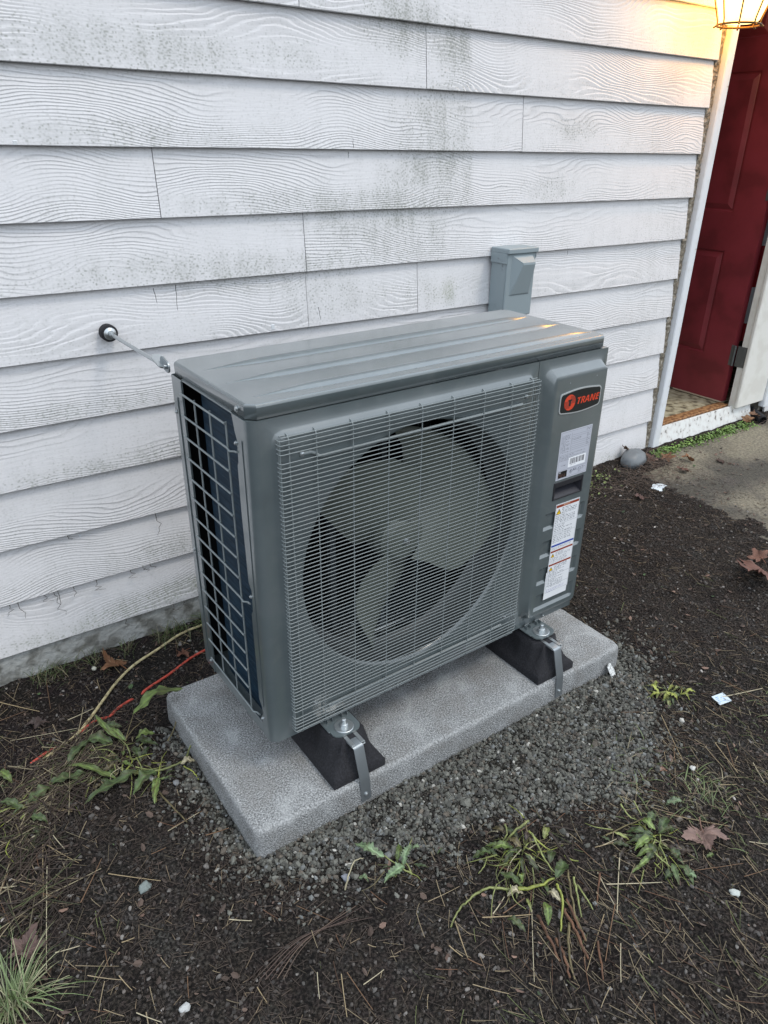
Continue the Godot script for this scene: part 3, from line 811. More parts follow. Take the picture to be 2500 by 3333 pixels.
func build_house() -> void:
	var h := thing("house", "white house wall of lapped wood-grain siding boards with an open doorway", "house")
	obj("wall_body", one(V(-3.2, -0.4, -0.14), V(3.0, 2.7, -0.034)), M.room, h)
	obj("wall_body", one(V(4.1, -0.4, -0.14), V(7.0, 2.7, -0.034)), M.room, h)
	obj("foundation", one(V(-3.2, -0.4, -0.019), V(3.0, 0.094, -0.011)), M.foundation, h)
	obj("foundation", one(V(4.1, -0.4, -0.019), V(7.0, 0.094, -0.011)), M.foundation, h)
	var joints := {-2: [0.8], -1: [1.7], 0: [0.3, 2.4], 1: [0.96], 2: [1.422], 3: [1.873], 4: [0.5], 5: [0.96], 6: [0.962, 1.419], 7: [-1.3], 8: [2.2], 9: [-0.9], 10: [2.0], 11: [-1.7]}
	var k := 0
	for i in range(-3, 12):
		var y := LOW + LAP * (11 - i)
		var xs: Array = [-3.2] + joints.get(i, []) + [2.973 + 0.002 * sin(i * 2.1)]
		for j in xs.size() - 1:
			k += 1
			var gap := 0.0007 if i == 6 and j == 0 or i == 6 and j == 1 else 0.0012
			board(h, xs[j] + (gap if j else 0.0), xs[j + 1] - (gap if j < xs.size() - 2 else 0.0), y, k)
		board(h, 4.115, 6.9, y, 100 + i)
	# hairline cracks and a few lifted paint flakes on the boards
	var face := func(y: float) -> float: return -0.0165 * fposmod(y - LOW, LAP) / LAP
	var cg := RandomNumberGenerator.new(); cg.seed = 31
	for e in [[1.14, 1.520, 1.14, 1.547], [0.459, 1.148, 0.464, 1.105], [0.527, 1.152, 0.522, 1.080], [1.003, 1.042, 1.009, 1.003], [1.131, 1.508, 1.130, 1.490], [0.706, 0.246, 0.708, 0.13], [0.30, 1.868, 0.302, 1.848], [2.31, 0.43, 2.312, 0.415], [2.2, 1.15, 2.201, 1.135]]:
		var cs := begin()
		var cp := []
		for i in 6:
			var t := i / 5.0
			var y: float = lerpf(e[1], e[3], t)
			cp.append(V(lerpf(e[0], e[2], t) + cg.randf_range(-0.0012, 0.0012), y, face.call(y)))
		tube(cs, cp, 0.0009, 5, 0.0005)
		obj("crack", done(cs), M.dark, h)
	for e in [[0.830, 0.997, 0.011, 0.016], [0.968, 0.977, 0.006, 0.010], [0.157, 1.520, 0.010, 0.010], [0.137, 0.431, 0.008, 0.006]]:
		var cs := begin()
		var z: float = face.call(e[1])
		box(cs, V(e[0] - e[2] * 0.5, e[1] - e[3] * 0.5, z - 0.003), V(e[0] + e[2] * 0.5, e[1] + e[3] * 0.5, z + 0.0016), 0.0008, Transform3D())
		obj("paint_flake", done(cs), M.trim, h)
	# the strip of dried filler between the boards and the trim, ragged on one side
	var st := begin()
	var us := []
	var vs := []
	for i in 5: us.append(i / 4.0)
	for i in 211: vs.append(0.075 + 2.35 * i / 210.0)
	relief(st, us, vs, func(u: float, v: float) -> Vector3:
		var x := lerpf(2.968, 3.009, u)
		return V(x, v, -0.012 + 0.006 * sin(u * PI) + 0.005 * n_mid.get_noise_2d(u * 0.3, v * 2.5) + 0.0025 * n_fine.get_noise_2d(u * 0.06, v)))
	obj("filler_strip", done(st), M.caulk, h)
	# door frame
	var f := Node3D.new(); f.name = "door_frame"; h.add_child(f)
	st = begin()
	box(st, V(3.007, 0.075, -0.02), V(3.036, 2.42, 0.018), 0.004)
	box(st, V(3.0355, 0.075, -0.02), V(3.066, 2.42, 0.012), 0.003)
	obj("brick_mould", done(st), M.trim, f)
	obj("jamb", one(V(3.046, 0.2, -0.14), V(3.072, 2.40, -0.0205)), M.trim, f)
	st = begin()
	box(st, V(3.765, 0.19, -0.044), V(3.80, 2.40, -0.005), 0.002)
	obj("jamb", done(st), M.casing, f)
	obj("casing", one(V(3.756, 0.2, -0.004), V(4.03, 2.42, 0.016), 0.004), M.casing, f)
	obj("casing_edge", one(V(4.034, 0.16, -0.01), V(4.112, 2.42, 0.03), 0.004), M.trim, f)
	obj("head_jamb", one(V(3.073, 2.38, -0.12), V(3.764, 2.42, -0.005)), M.trim, f)
	obj("head_wall", one(V(3.0, 2.43, -0.14), V(4.115, 2.7, -0.01)), M.casing, h)
	st = begin()
	box(st, V(3.067, 0.0, -0.018), V(3.955, 0.124, 0.0), 0.003, Transform3D(Basis(V(1, 0, 0), -0.27), V(0, 0.086, 0.014)))
	obj("sill_board", done(st), M.sill, h)
	obj("threshold", one(V(3.073, 0.180, -0.10), V(3.764, 0.209, -0.042), 0.003), M.wood, h)
	obj("screw", one(V(3.885, 0.505, 0.0135), V(3.892, 0.512, 0.0155)), M.hinge, f)
	# the room behind: closed on all sides but the doorway
	obj("interior_floor", one(V(2.2, 0.05, -3.0), V(5.2, 0.2, -0.1005)), M.floor, h)
	obj("interior_ceiling", one(V(2.2, 2.5, -3.0), V(5.2, 2.6, -0.141)), M.room, h)
	obj("interior_wall", one(V(2.1, 0.0, -3.1), V(2.2, 2.6, -0.141)), M.room, h)
	obj("interior_wall", one(V(5.2, 0.0, -3.1), V(5.3, 2.6, -0.141)), M.room, h)
	obj("interior_wall", one(V(2.2, 0.0, -3.1), V(5.2, 2.6, -3.0)), M.room, h)
	obj("interior_wall", one(V(3.802, 0.2, -0.044), V(4.099, 2.5, -0.012)), M.room, h)
	# the door, swung right in on its hinges
	var d := Node3D.new(); d.name = "door"; h.add_child(d)
	d.set_meta("label", "dark red panelled door swung inwards")
	var X := 3.763
	var Z0 := -0.79
	var Z1 := -0.086
	var rects := [Rect2(-0.60, 0.461, 0.337, 0.575), Rect2(-0.60, 1.228, 0.337, 0.670), Rect2(-0.60, 2.035, 0.337, 0.18)]
	st = begin()
	flat(st)
	var ys := [0.214, 0.461, 1.036, 1.228, 1.898, 2.035, 2.215, 2.30]
	for i in ys.size() - 1:
		var a: float = ys[i]; var b: float = ys[i + 1]
		if i % 2 == 0:
			quad(st, V(X, a, Z0), V(X, a, Z1), V(X, b, Z1), V(X, b, Z0))
		else:
			quad(st, V(X, a, Z0), V(X, a, -0.60), V(X, b, -0.60), V(X, b, Z0))
			quad(st, V(X, a, -0.263), V(X, a, Z1), V(X, b, Z1), V(X, b, -0.263))
	var xb := X + 0.042
	quad(st, V(X, 0.214, Z1), V(xb, 0.214, Z1), V(xb, 2.3, Z1), V(X, 2.3, Z1))
	quad(st, V(xb, 0.214, Z1), V(xb, 0.214, Z0), V(xb, 2.3, Z0), V(xb, 2.3, Z1))
	quad(st, V(xb, 0.214, Z0), V(X, 0.214, Z0), V(X, 2.3, Z0), V(xb, 2.3, Z0))
	quad(st, V(X, 0.214, Z0), V(xb, 0.214, Z0), V(xb, 0.214, Z1), V(X, 0.214, Z1))
	quad(st, V(X, 2.3, Z1), V(xb, 2.3, Z1), V(xb, 2.3, Z0), V(X, 2.3, Z0))
	obj("door_leaf", done(st), M.door, d)
	for r in rects: door_panel(d, r.position.x, r.end.x, r.position.y, r.end.y, X)
	# the torn pale strip under the door
	st = begin()
	box(st, V(X - 0.002, 0.205, -0.42), V(xb - 0.004, 0.2135, -0.09), 0.001)
	box(st, V(X + 0.003, 0.208, Z0), V(xb - 0.006, 0.2135, -0.43), 0.001)
	obj("door_sweep", done(st), M.sweep, d)
	for y in [0.43, 1.3]:
		st = begin()
		box(st, V(3.7615, y, -0.062), V(3.7648, y + 0.115, -0.006), 0.001)
		box(st, V(3.7605, y, -0.1), V(3.7628, y + 0.115, -0.082), 0.0008)
		for s in 5:
			var yy: float = y + 0.115 * s / 5.0
			lathe(st, [Vector2(0, 0.0005), Vector2(0.0065, 0.0005), Vector2(0.0065, 0.0222), Vector2(0, 0.0222)], 12, Transform3D(Basis(), V(3.756, yy, -0.073)))
		for s in [[0.02, -0.02], [0.058, -0.045], [0.095, -0.02]]:
			lathe(st, [Vector2(0.0045, 0), Vector2(0.003, 0.0012), Vector2(0, 0.0014)], 10, Transform3D(Basis(V(0, 0, 1), PI / 2), V(3.7616, y + s[0], s[1])))
		obj("hinge", done(st), M.hinge, d)

func build_wall_things() -> void:
	# lantern, lit
	var c := V(2.86, 0, 0.135)
	var L := thing("wall_lantern", "lit brass wall lantern with tulip-shaped glass beside the red door", "lamp", V(2.86, 1.97, 0.135))
	var glass := mat(Color(1.0, 0.93, 0.78), 0.4)
	glass.emission_enabled = true
	glass.emission = Color(1.0, 0.84, 0.50)
	glass.emission_energy_multiplier = 1.7
	var st := begin()
	var prof := [Vector2(0.0, 0.012), Vector2(0.066, 0.012), Vector2(0.074, 0.02), Vector2(0.088, 0.06), Vector2(0.104, 0.11), Vector2(0.117, 0.16), Vector2(0.124, 0.21), Vector2(0.122, 0.25), Vector2(0.08, 0.252), Vector2(0.0, 0.252)]
	lathe(st, prof, 36, Transform3D(), false)
	obj("glass_shade", done(st), glass, L)
	var brass := mat(lin(0.16, 0.085, 0.03), 0.4, 0.7)
	for i in 8:
		st = begin()
		var a := TAU * i / 8.0 + 0.2
		var pts := []
		for p in [Vector2(0.078, 0.0), Vector2(0.0805, 0.02), Vector2(0.0935, 0.06), Vector2(0.1095, 0.11), Vector2(0.1225, 0.16), Vector2(0.1295, 0.21), Vector2(0.1275, 0.252)]:
			pts.append(V(p.x * cos(a), p.y, p.x * sin(a)))
		tube(st, pts, 0.0032, 6)
		obj("rib", done(st), brass, L)
	st = begin()
	var ring := []
	for i in 41: ring.append(V(0.082 * cos(TAU * i / 40), 0.003, 0.082 * sin(TAU * i / 40)))
	tube(st, ring, 0.004, 8)
	for i in 8:
		var a := TAU * i / 8.0 + 0.2
		tube(st, [V(0.080 * cos(a), 0.003, 0.080 * sin(a)), V(0.092 * cos(a), -0.003, 0.092 * sin(a))], 0.0035, 6)
	obj("bottom_ring", done(st), brass, L)
	st = begin()
	lathe(st, [Vector2(0.0, 0.2535), Vector2(0.138, 0.2535), Vector2(0.135, 0.264), Vector2(0.06, 0.31), Vector2(0.02, 0.33), Vector2(0.0, 0.345)], 28)
	obj("cap", done(st), brass, L)
	st = begin()
	tube(st, [V(0, 0.335, 0), V(0, 0.38, -0.01), V(0, 0.40, -0.05), V(0, 0.37, -0.1), V(0, 0.33, -0.122)], 0.009, 10)
	box(st, V(-0.05, 0.22, -0.134), V(0.05, 0.42, -0.12), 0.004)
	obj("arm", done(st), brass, L)
	var lamp := OmniLight3D.new()
	lamp.light_color = Color(1.0, 0.66, 0.20)
	lamp.light_energy = LAMP
	lamp.light_size = 0.05
	lamp.omni_range = 8.0
	lamp.omni_attenuation = 2.0
	lamp.shadow_enabled = true
	lamp.position = V(0, 0.12, 0)
	L.add_child(lamp)
	# switch box on the wall
	var b := thing("disconnect_box", "grey metal electrical disconnect box with an embossed cover on the siding", "electrical box", V(1.835, 0.94, 0))
	st = begin()
	box(st, V(-0.071, 0, 0.0005), V(0.071, 0.247, 0.082), 0.002)
	obj("housing", done(st), M.box_grey, b)
	st = begin()
	box(st, V(-0.0728, 0.003, 0.0825), V(0.0728, 0.234, 0.0895), 0.0025)
	obj("cover", done(st), M.box_grey, b)
	st = begin()
	box(st, V(-0.078, 0.2345, 0.0), V(0.078, 0.2535, 0.0985), 0.003)
	box(st, V(-0.0775, 0.199, 0.002), V(-0.0735, 0.236, 0.0885), 0.0012)
	box(st, V(0.0735, 0.214, 0.03), V(0.0772, 0.236, 0.0885), 0.0012)
	obj("hood", done(st), M.box_grey, b)
	st = begin()
	flat(st)
	var z := 0.0893
	var a0 := V(-0.052, 0.082, z); var a1 := V(0.052, 0.082, z); var a2 := V(0.052, 0.229, z); var a3 := V(-0.052, 0.229, z)
	var t0 := V(-0.018, 0.196, z + 0.03); var t1 := V(0.044, 0.196, z + 0.03); var t2 := V(0.044, 0.204, z + 0.029); var t3 := V(-0.020, 0.204, z + 0.029)
	var m0 := V(-0.040, 0.088, z + 0.004); var m1 := V(0.046, 0.088, z + 0.004)
	quad(st, a0, a1, m1, m0); quad(st, m0, m1, t1, t0); quad(st, t0, t1, t2, t3); quad(st, t3, t2, a2, a3); quad(st, a1, a2, t2, t1); tri(st, a1, t1, m1); quad(st, a3, a0, t0, t3); tri(st, a0, m0, t0)
	obj("embossed_handle", done(st), M.box_grey, b)
	st = begin()
	var kr := []
	for i in 25: kr.append(V(-0.0712, 0.036 + 0.0105 * sin(TAU * i / 24), 0.045 + 0.0105 * cos(TAU * i / 24)))
	tube(st, kr, 0.0008, 5)
	obj("knockout", done(st), M.box_grey, b)
	for p in [[-0.0775, 0.217, 0.045], [-0.0713, 0.19, 0.062], [-0.0713, 0.178, 0.062]]:
		st = begin()
		lathe(st, [Vector2(0.0035, 0), Vector2(0.0028, 0.0014), Vector2(0, 0.0018)], 10, Transform3D(Basis(V(0, 0, 1), PI / 2), V(p[0], p[1], p[2])))
		obj("screw", done(st), M.zinc_dull, b)
	# stand-off rod from the cabinet's rear corner to the wall
	var r := thing("stand_off_rod", "zinc stand-off rod with a black rubber bumper against the siding", "rod", V(0.306, 1.0436, 0.0))
	var along := Transform3D(Basis(V(1, 0, 0), PI / 2).rotated(V(0, 1, 0), 0.02), Vector3.ZERO)
	st = begin()
	lathe(st, [Vector2(0, 0.0), Vector2(0.021, 0.0), Vector2(0.0235, 0.003), Vector2(0.0235, 0.026), Vector2(0.0215, 0.0295), Vector2(0.0195, 0.0305), Vector2(0, 0.0305)], 28, along)
	obj("rubber_bumper", done(st), M.rubber, r)
	st = begin()
	lathe(st, [Vector2(0, 0.0307), Vector2(0.0175, 0.0307), Vector2(0.0165, 0.032), Vector2(0.0095, 0.0365), Vector2(0, 0.037)], 24, along)
	lathe(st, [Vector2(0, 0.0371), Vector2(0.008, 0.0371), Vector2(0.008, 0.056), Vector2(0, 0.056)], 6, along)
	obj("nut", done(st), M.zinc, r)
	st = begin()
	lathe(st, [Vector2(0, 0.04), Vector2(0.0052, 0.04), Vector2(0.0052, 0.40), Vector2(0, 0.40)], 12, along)
	obj("rod", done(st), M.zinc, r)
	st = begin()
	var eye := Transform3D(Basis(V(0, 1, 0), 0.5) * Basis(V(1, 0, 0), -0.9), V(0.011, 0.0, 0.412))
	var lug := PackedVector2Array()
	for i in 13: lug.append(Vector2(0.014 * cos(PI + PI * i / 12), -0.012 + 0.014 * sin(PI + PI * i / 12)))
	for i in 13: lug.append(Vector2(0.014 * cos(PI * i / 12), 0.016 + 0.014 * sin(PI * i / 12)))
	prism(st, lug, -0.002, 0.002, Transform3D(Basis(V(0, 1, 0), 0.15) * Basis(V(1, 0, 0), -1.15), V(0.009, 0.006, 0.405)))
	obj("eye_plate", done(st), M.zinc, r)
	st = begin()
	prism(st, lug, -0.002, 0.002, Transform3D(Basis(V(0, 1, 0), -PI / 2) * Basis(V(0, 0, 1), 1.35), V(0.011, 0.004, 0.434)))
	lathe(st, [Vector2(0, -0.006), Vector2(0.006, -0.006), Vector2(0.006, 0.005), Vector2(0, 0.006)], 6, Transform3D(Basis(V(0, 0, 1), PI / 2), V(0.007, 0.003, 0.446)))
	obj("corner_lug", done(st), M.zinc_dull, r)
	# thin dry rootlets that hang from under the lowest boards on the left
	var g := RandomNumberGenerator.new(); g.seed = 12
	var spots := [[-0.165, 0.2698, 0.03], [-0.1, 0.2698, 0.035], [-0.075, 0.2698, 0.06], [0.0, 0.2698, 0.025], [0.03, 0.2698, 0.055], [0.04, 0.2698, 0.09], [0.085, 0.2698, 0.035], [0.16, 0.2698, 0.04], [0.27, 0.2698, 0.03], [0.31, 0.2698, 0.02], [0.335, 0.2698, 0.016], [0.375, 0.4476, 0.075], [0.39, 0.092, 0.03], [0.23, 0.092, 0.028], [0.43, 0.092, 0.035], [0.1, 0.4476, 0.014]]
	var bark := mat(lin(0.05, 0.042, 0.036), 0.9)
	for s in spots:
		st = begin()
		var pts := [V(s[0], s[1] + 0.004, -0.010)]
		var n := 6
		for i in range(1, n + 1):
			pts.append(V(s[0] + g.randf_range(-0.004, 0.006) * i * 0.7, s[1] - s[2] * i / n, 0.0015 + g.randf() * 0.002))
		tube(st, pts, 0.0011, 5, 0.0005)
		tag(obj("hanging_rootlet", done(st), bark), "thin dry rootlet hanging from under a lower siding board left of the cabinet", "root", "dry rootlets under the siding")
	# something red and white hangs in the gap behind the hinge edge
	var cl := thing("hanging_cloth", "red and white cloth showing in the gap behind the door's hinge edge", "cloth", V(3.885, 0.55, -0.11))
	for e in [[0.0, 0.10, 1], [0.10, 0.30, 0], [0.30, 0.52, 1], [0.52, 0.72, 0], [0.72, 1.2, 1]]:
		st = begin()
		var rows := []
		for i in 9:
			var a := []
			for j in 12:
				var x := lerpf(-0.05, 0.16, j / 11.0)
				a.append(V(x, lerpf(e[0] + 0.0002, e[1] - 0.0002, i / 8.0), 0.012 * sin(x * 55.0 + i * 0.1)))
			rows.append(a)
		sheet(st, rows, 0.002)
		obj("stripe", done(st), M.red_cloth if e[2] else M.white_cloth, cl)
	# black drain pipe end by the right casing
	var dp := begin()
	var pr := []
	for i in 13: pr.append(Vector2(0.024 + 0.0022 * (i % 2), i * 0.012))
	lathe(dp, [Vector2(0.02, 0.0)] + pr, 20, Transform3D(Basis(V(1, 0, 0), -PI / 2 + 0.1).rotated(V(0, 1, 0), -0.5), V(3.955, 0.112, 0.085)))
	lathe(dp, [Vector2(0.019, 0.10), Vector2(0.019, 0.0), Vector2(0.024, 0.0)], 20, Transform3D(Basis(V(1, 0, 0), -PI / 2 + 0.1).rotated(V(0, 1, 0), -0.5), V(3.955, 0.112, 0.085)))
	tag(obj("drain_pipe", done(dp), M.rubber), "black corrugated drain pipe end at the right end of the sill board", "pipe")

# ---------------------------------------------------------------- the heat pump
const CW := 1.0847
const CH := 0.8815
const CD := 0.412
const SK := 0.0313       # height of the lid's skirt
const CC := 0.0223       # width of the corner chamfers

func rrect_ray(c: Vector2, dir: Vector2, r: Rect2, rad: float) -> Vector2:
	# where a ray from c leaves a rounded rectangle
	var lo := 0.0
	var hi := 3.0
	var mid := r.get_center()
	var half := r.size * 0.5 - Vector2(rad, rad)
	for i in 40:
		var t := (lo + hi) * 0.5
		var p := c + dir * t - mid
		var q := Vector2(absf(p.x), absf(p.y)) - half
		var d := Vector2(maxf(q.x, 0), maxf(q.y, 0)).length() + minf(maxf(q.x, q.y), 0.0) - rad
		if d > 0: hi = t
		else: lo = t
	return c + dir * lo

func ring_of(c: Vector2, angs: Array, r: Rect2, rad: float, z: float) -> Array:
	var a := []
	for t in angs:
		var p := rrect_ray(c, Vector2(cos(t), sin(t)), r, rad)
		a.append(V(p.x, p.y, z))
	return a

func circle_ring(c: Vector2, angs: Array, rad: float, z: float) -> Array:
	var a := []
	for t in angs: a.append(V(c.x + rad * cos(t), c.y + rad * sin(t), z))
	return a

func screw_at(parent: Node, p: Vector3, dir: Vector3, rad := 0.0045) -> void:
	var b := Basis(Quaternion(Vector3.UP, dir)) if absf(dir.y) < 0.99 else Basis()
	var st := begin()
	lathe(st, [Vector2(0, 0), Vector2(rad * 1.35, 0), Vector2(rad * 1.35, 0.001), Vector2(rad, 0.0012), Vector2(rad, 0.0035), Vector2(rad * 0.6, 0.0045), Vector2(0, 0.0045)], 12, Transform3D(b, p))
	obj("screw", done(st), M.zinc, parent)

func build_heat_pump() -> void:
	var u := thing("heat_pump", "grey outdoor heat pump cabinet with a round fan behind a wire grille", "heat pump", V(0.3241, 0.1866, 0.8816))
	u.rotation = Vector3(0.002, 0.0044, 0.0096)
	var st: SurfaceTool
	var top := CH - SK - 0.0026
	# ---- lid
	st = begin()
	var L := []
	for e in [[0.006, CH - SK], [0.0032, CH - SK], [0.0026, CH - 0.007], [0.0034, CH - 0.0035], [0.005, CH - 0.001], [0.0085, CH]]:
		var i: float = e[0]
		var k := CC - i * 0.2
		var a := []
		for p in [[i, -CD + k], [k, -CD + i], [CW - k, -CD + i], [CW - i, -CD + k], [CW - i, -k], [CW - k, -i], [k, -i], [i, -k]]: a.append(V(p[0], e[1], p[1]))
		a.reverse()
		L.append(a)
	for l in L.size() - 1:
		for k in 8:
			smooth(st, k + 1 + (40 if l < 2 else 0))
			var j := (k + 1) % 8
			quad(st, L[l][k], L[l][j], L[l + 1][j], L[l + 1][k])
	flat(st)
	for k in range(1, 7): tri(st, L[-1][0], L[-1][k], L[-1][k + 1])
	var lid := obj("lid", done(st), M.lid, u)
	for q in [[0.035, 1.055, -0.287], [0.035, 1.063, -0.168], [0.042, 1.076, -0.052]]:
		st = begin()
		var prof := [Vector2(-0.022, -0.0006), Vector2(-0.016, 0.0030), Vector2(-0.010, 0.0062), Vector2(-0.005, 0.0078), Vector2(-0.001, 0.0078), Vector2(0.006, 0.0050), Vector2(0.012, 0.0022), Vector2(0.0175, -0.0006)]
		var rows := []
		var n := 60
		for i in n + 1:
			var t := float(i) / n
			t = 0.5 - 0.5 * cos(PI * t) if true else t
			var x: float = lerpf(q[0], q[1], t)
			var k: float = minf(ss(0.0, 0.16, x - q[0]), ss(0.0, 0.09, q[1] - x))
			k = pow(maxf(k, 0.0), 0.7)
			var a := []
			for p in prof: a.append(V(x, CH + maxf(p.y * k, 0.0) - (0.0006 if p.y < 0 else 0.0) + (0.0003 if p.y > 0 else 0.0), q[2] + p.x * (0.15 + 0.85 * k)))
			rows.append(a)
		smooth(st)
		for i in n:
			for j in prof.size() - 1: quad(st, rows[i][j], rows[i][j + 1], rows[i + 1][j + 1], rows[i + 1][j])
		obj("pressed_rib", done(st), M.lid, lid)
	screw_at(lid, V(0.0026, CH - 0.0185, -0.053), V(-1, 0, 0), 0.0052)
	# ---- front panel with the fan opening
	var C := Vector2(0.437, 0.432)
	var angs := []
	var outer := Rect2(CC, 0.0, 0.8165 - CC, top)
	for i in 192: angs.append(TAU * i / 192.0)
	for p in [outer.position, outer.end, Vector2(outer.position.x, outer.end.y), Vector2(outer.end.x, outer.position.y)]:
		angs.append(fposmod((p - C).angle(), TAU))
	angs.sort()
	st = begin()
	rings(st, [circle_ring(C, angs, 0.333, 0.004), circle_ring(C, angs, 0.336, 0.0095), circle_ring(C, angs, 0.344, 0.0118)])
	rings(st, [circle_ring(C, angs, 0.344, 0.0118), ring_of(C, angs, Rect2(0.064, 0.035, 0.728, 0.768), 0.022, 0.0118)])
	rings(st, [ring_of(C, angs, Rect2(0.064, 0.035, 0.728, 0.768), 0.022, 0.0118), ring_of(C, angs, Rect2(0.059, 0.031, 0.738, 0.778), 0.024, 0.0102), ring_of(C, angs, Rect2(0.0475, 0.023, 0.7585, 0.7945), 0.028, 0.0016), ring_of(C, angs, Rect2(0.044, 0.020, 0.7645, 0.8005), 0.03, 0.0)])
	rings(st, [ring_of(C, angs, Rect2(0.044, 0.020, 0.7645, 0.8005), 0.03, 0.0), ring_of(C, angs, outer, 0.0001, 0.0)])
	# rounded corner and the side flange with its notches
	var arc := []
	for i in 9:
		var t := PI / 2 + PI / 2 * i / 8.0
		arc.append(Vector2(CC + CC * cos(t), -CC + CC * sin(t)))
	smooth(st, 30)
	for i in 8: quad(st, V(arc[i + 1].x, 0, arc[i + 1].y), V(arc[i].x, 0, arc[i].y), V(arc[i].x, top, arc[i].y), V(arc[i + 1].x, top, arc[i + 1].y))
	flat(st)
	var edge := [[0.0, -0.048], [0.06, -0.050], [0.066, -0.044], [0.09, -0.046], [0.105, -0.058], [0.36, -0.060], [0.372, -0.052], [0.43, -0.050], [0.445, -0.062], [0.62, -0.068], [0.735, -0.067], [0.742, -0.061], [0.795, -0.060], [0.812, -0.068], [top, -0.077]]
	for i in edge.size() - 1:
		var a: Array = edge[i]; var b: Array = edge[i + 1]
		quad(st, V(0, a[0], a[1]), V(0, a[0], -CC), V(0, b[0], -CC), V(0, b[0], b[1]))
		quad(st, V(0.004, a[0], a[1]), V(0, a[0], a[1]), V(0, b[0], b[1]), V(0.004, b[0], b[1]))
	quad(st, V(0.8165, 0, 0), V(0.8165, 0, -0.03), V(0.8165, top, -0.03), V(0.8165, top, 0))
	quad(st, V(CC, top, 0), V(0.8165, top, 0), V(0.8165, top, -0.03), V(CC, top, -0.03))
	for i in 8: tri(st, V(CC, top, -CC), V(arc[i + 1].x, top, arc[i + 1].y), V(arc[i].x, top, arc[i].y))
	quad(st, V(0, top, -0.077), V(0, top, -CC), V(CC, top, -CC), V(0.005, top, -0.077))
	quad(st, V(CC, 0, -0.03), V(0.8165, 0, -0.03), V(0.8165, 0, 0), V(CC, 0, 0))
	# long pressed line on the flange
	box(st, V(-0.0018, 0.1, -0.036), V(0.0, 0.80, -0.0335), 0.0008)
	obj("front_panel", done(st), M.steel, u)
	for p in [V(0, 0.786, -0.064), V(0, 0.411, -0.054), V(0, 0.052, -0.047)]: screw_at(u, p, V(-1, 0, 0), 0.0035)
	screw_at(u, V(0.386, 0.009, 0.0), V(0, 0, 1), 0.0035)
	screw_at(u, V(0.955, 0.012, 0.0), V(0, 0, 1), 0.0035)
	st = begin()
	rings(st, [circle_ring(C, angs, 0.318, -0.085), circle_ring(C, angs, 0.331, -0.07), circle_ring(C, angs, 0.3328, -0.04), circle_ring(C, angs, 0.3328, 0.0042)])
	obj("fan_shroud", done(st), M.shroud, u)
	# ---- service panel
	st = begin()
	var sc := Vector2(0.955, 0.43)
	var so := Rect2(0.8185, 0.022, CW - 0.8185, top - 0.022)
	angs = []
	for i in 192: angs.append(TAU * i / 192.0)
	for p in [so.position, so.end, Vector2(so.position.x, so.end.y), Vector2(so.end.x, so.position.y)]: angs.append(fposmod((p - sc).angle(), TAU))
	var face := Rect2(0.872, 0.050, 0.192, 0.742)
	for p in [face.position, face.end, Vector2(face.position.x, face.end.y), Vector2(face.end.x, face.position.y)]: angs.append(fposmod((p - sc).angle(), TAU))
	angs.sort()
	rings(st, [ring_of(sc, angs, face, 0.0002, 0.020), ring_of(sc, angs, Rect2(0.864, 0.046, 0.205, 0.756), 0.012, 0.0196)])
	rings(st, [ring_of(sc, angs, Rect2(0.864, 0.046, 0.205, 0.756), 0.012, 0.0196), ring_of(sc, angs, Rect2(0.8605, 0.044, 0.2095, 0.7605), 0.014, 0.0180), ring_of(sc, angs, Rect2(0.842, 0.041, 0.232, 0.7775), 0.024, 0.0016), ring_of(sc, angs, Rect2(0.838, 0.040, 0.237, 0.7815), 0.026, 0.0)])
	rings(st, [ring_of(sc, angs, Rect2(0.838, 0.040, 0.237, 0.7815), 0.026, 0.0), ring_of(sc, angs, so, 0.0001, 0.0)])
	flat(st)
	# four pressed dents with bright lower slopes, under the label
	var us := [0.872, 0.884, 0.890, 1.048, 1.054, 1.064]
	var vs := [0.050]
	for y in [0.0665, 0.1155, 0.1605, 0.2085, 0.254, 0.3015, 0.347, 0.393]:
		vs.append(y - 0.004); vs.append(y + 0.004)
	vs += [0.4355, 0.4905, 0.792]
	var depth := func(x: float, y: float) -> Vector3:
		var d := 0.0
		for r in [[0.0665, 0.1155], [0.1605, 0.2085], [0.254, 0.3015], [0.347, 0.393]]:
			if y > r[0] - 0.0041 and y < r[1] + 0.0041:
				d = ss(r[0] - 0.004, r[0] + 0.004, y) * (1.0 - ss(r[1] - 0.004, r[1] + 0.004, y))
		d *= ss(0.884, 0.89, x) * (1.0 - ss(1.048, 1.054, x))
		return V(x, y, 0.020 - 0.0065 * d)
	relief(st, us, vs, depth, Rect2(0.8905, 0.4356, 0.157, 0.0548))
	flat(st)
	for e in [[0.89, 0.9065], [1.0295, 1.048]]:
		quad(st, V(e[0], 0.4355, 0.02), V(e[1], 0.4355, 0.02), V(e[1], 0.4905, 0.02), V(e[0], 0.4905, 0.02))
	# the wall side edge, rounded, and the stepped foot of the panel
	quad(st, V(CW, 0.022, 0), V(CW, 0.022, -CD + CC), V(CW, top, -CD + CC), V(CW, top, 0))
	quad(st, V(0.8185, top, 0), V(CW, top, 0), V(CW, top, -0.03), V(0.8185, top, -0.03))
	quad(st, V(0.8185, 0, -0.03), V(0.8185, top, -0.03), V(0.8185, top, 0), V(0.8185, 0, 0))
	box(st, V(0.8185, 0.0, -0.02), V(CW - 0.004, 0.0215, -0.003), 0.002)
	var sp := obj("service_panel", done(st), M.steel, u)
	for p in [Vector2(0.922, 0.779), Vector2(1.027, 0.783)]:
		st = begin()
		lathe(st, [Vector2(0, 0), Vector2(0.0022, 0), Vector2(0, 0.0008)], 10, Transform3D(Basis(V(1, 0, 0), PI / 2), V(p.x, p.y, 0.02)))
		obj("rivet", done(st), M.zinc_dull, sp)
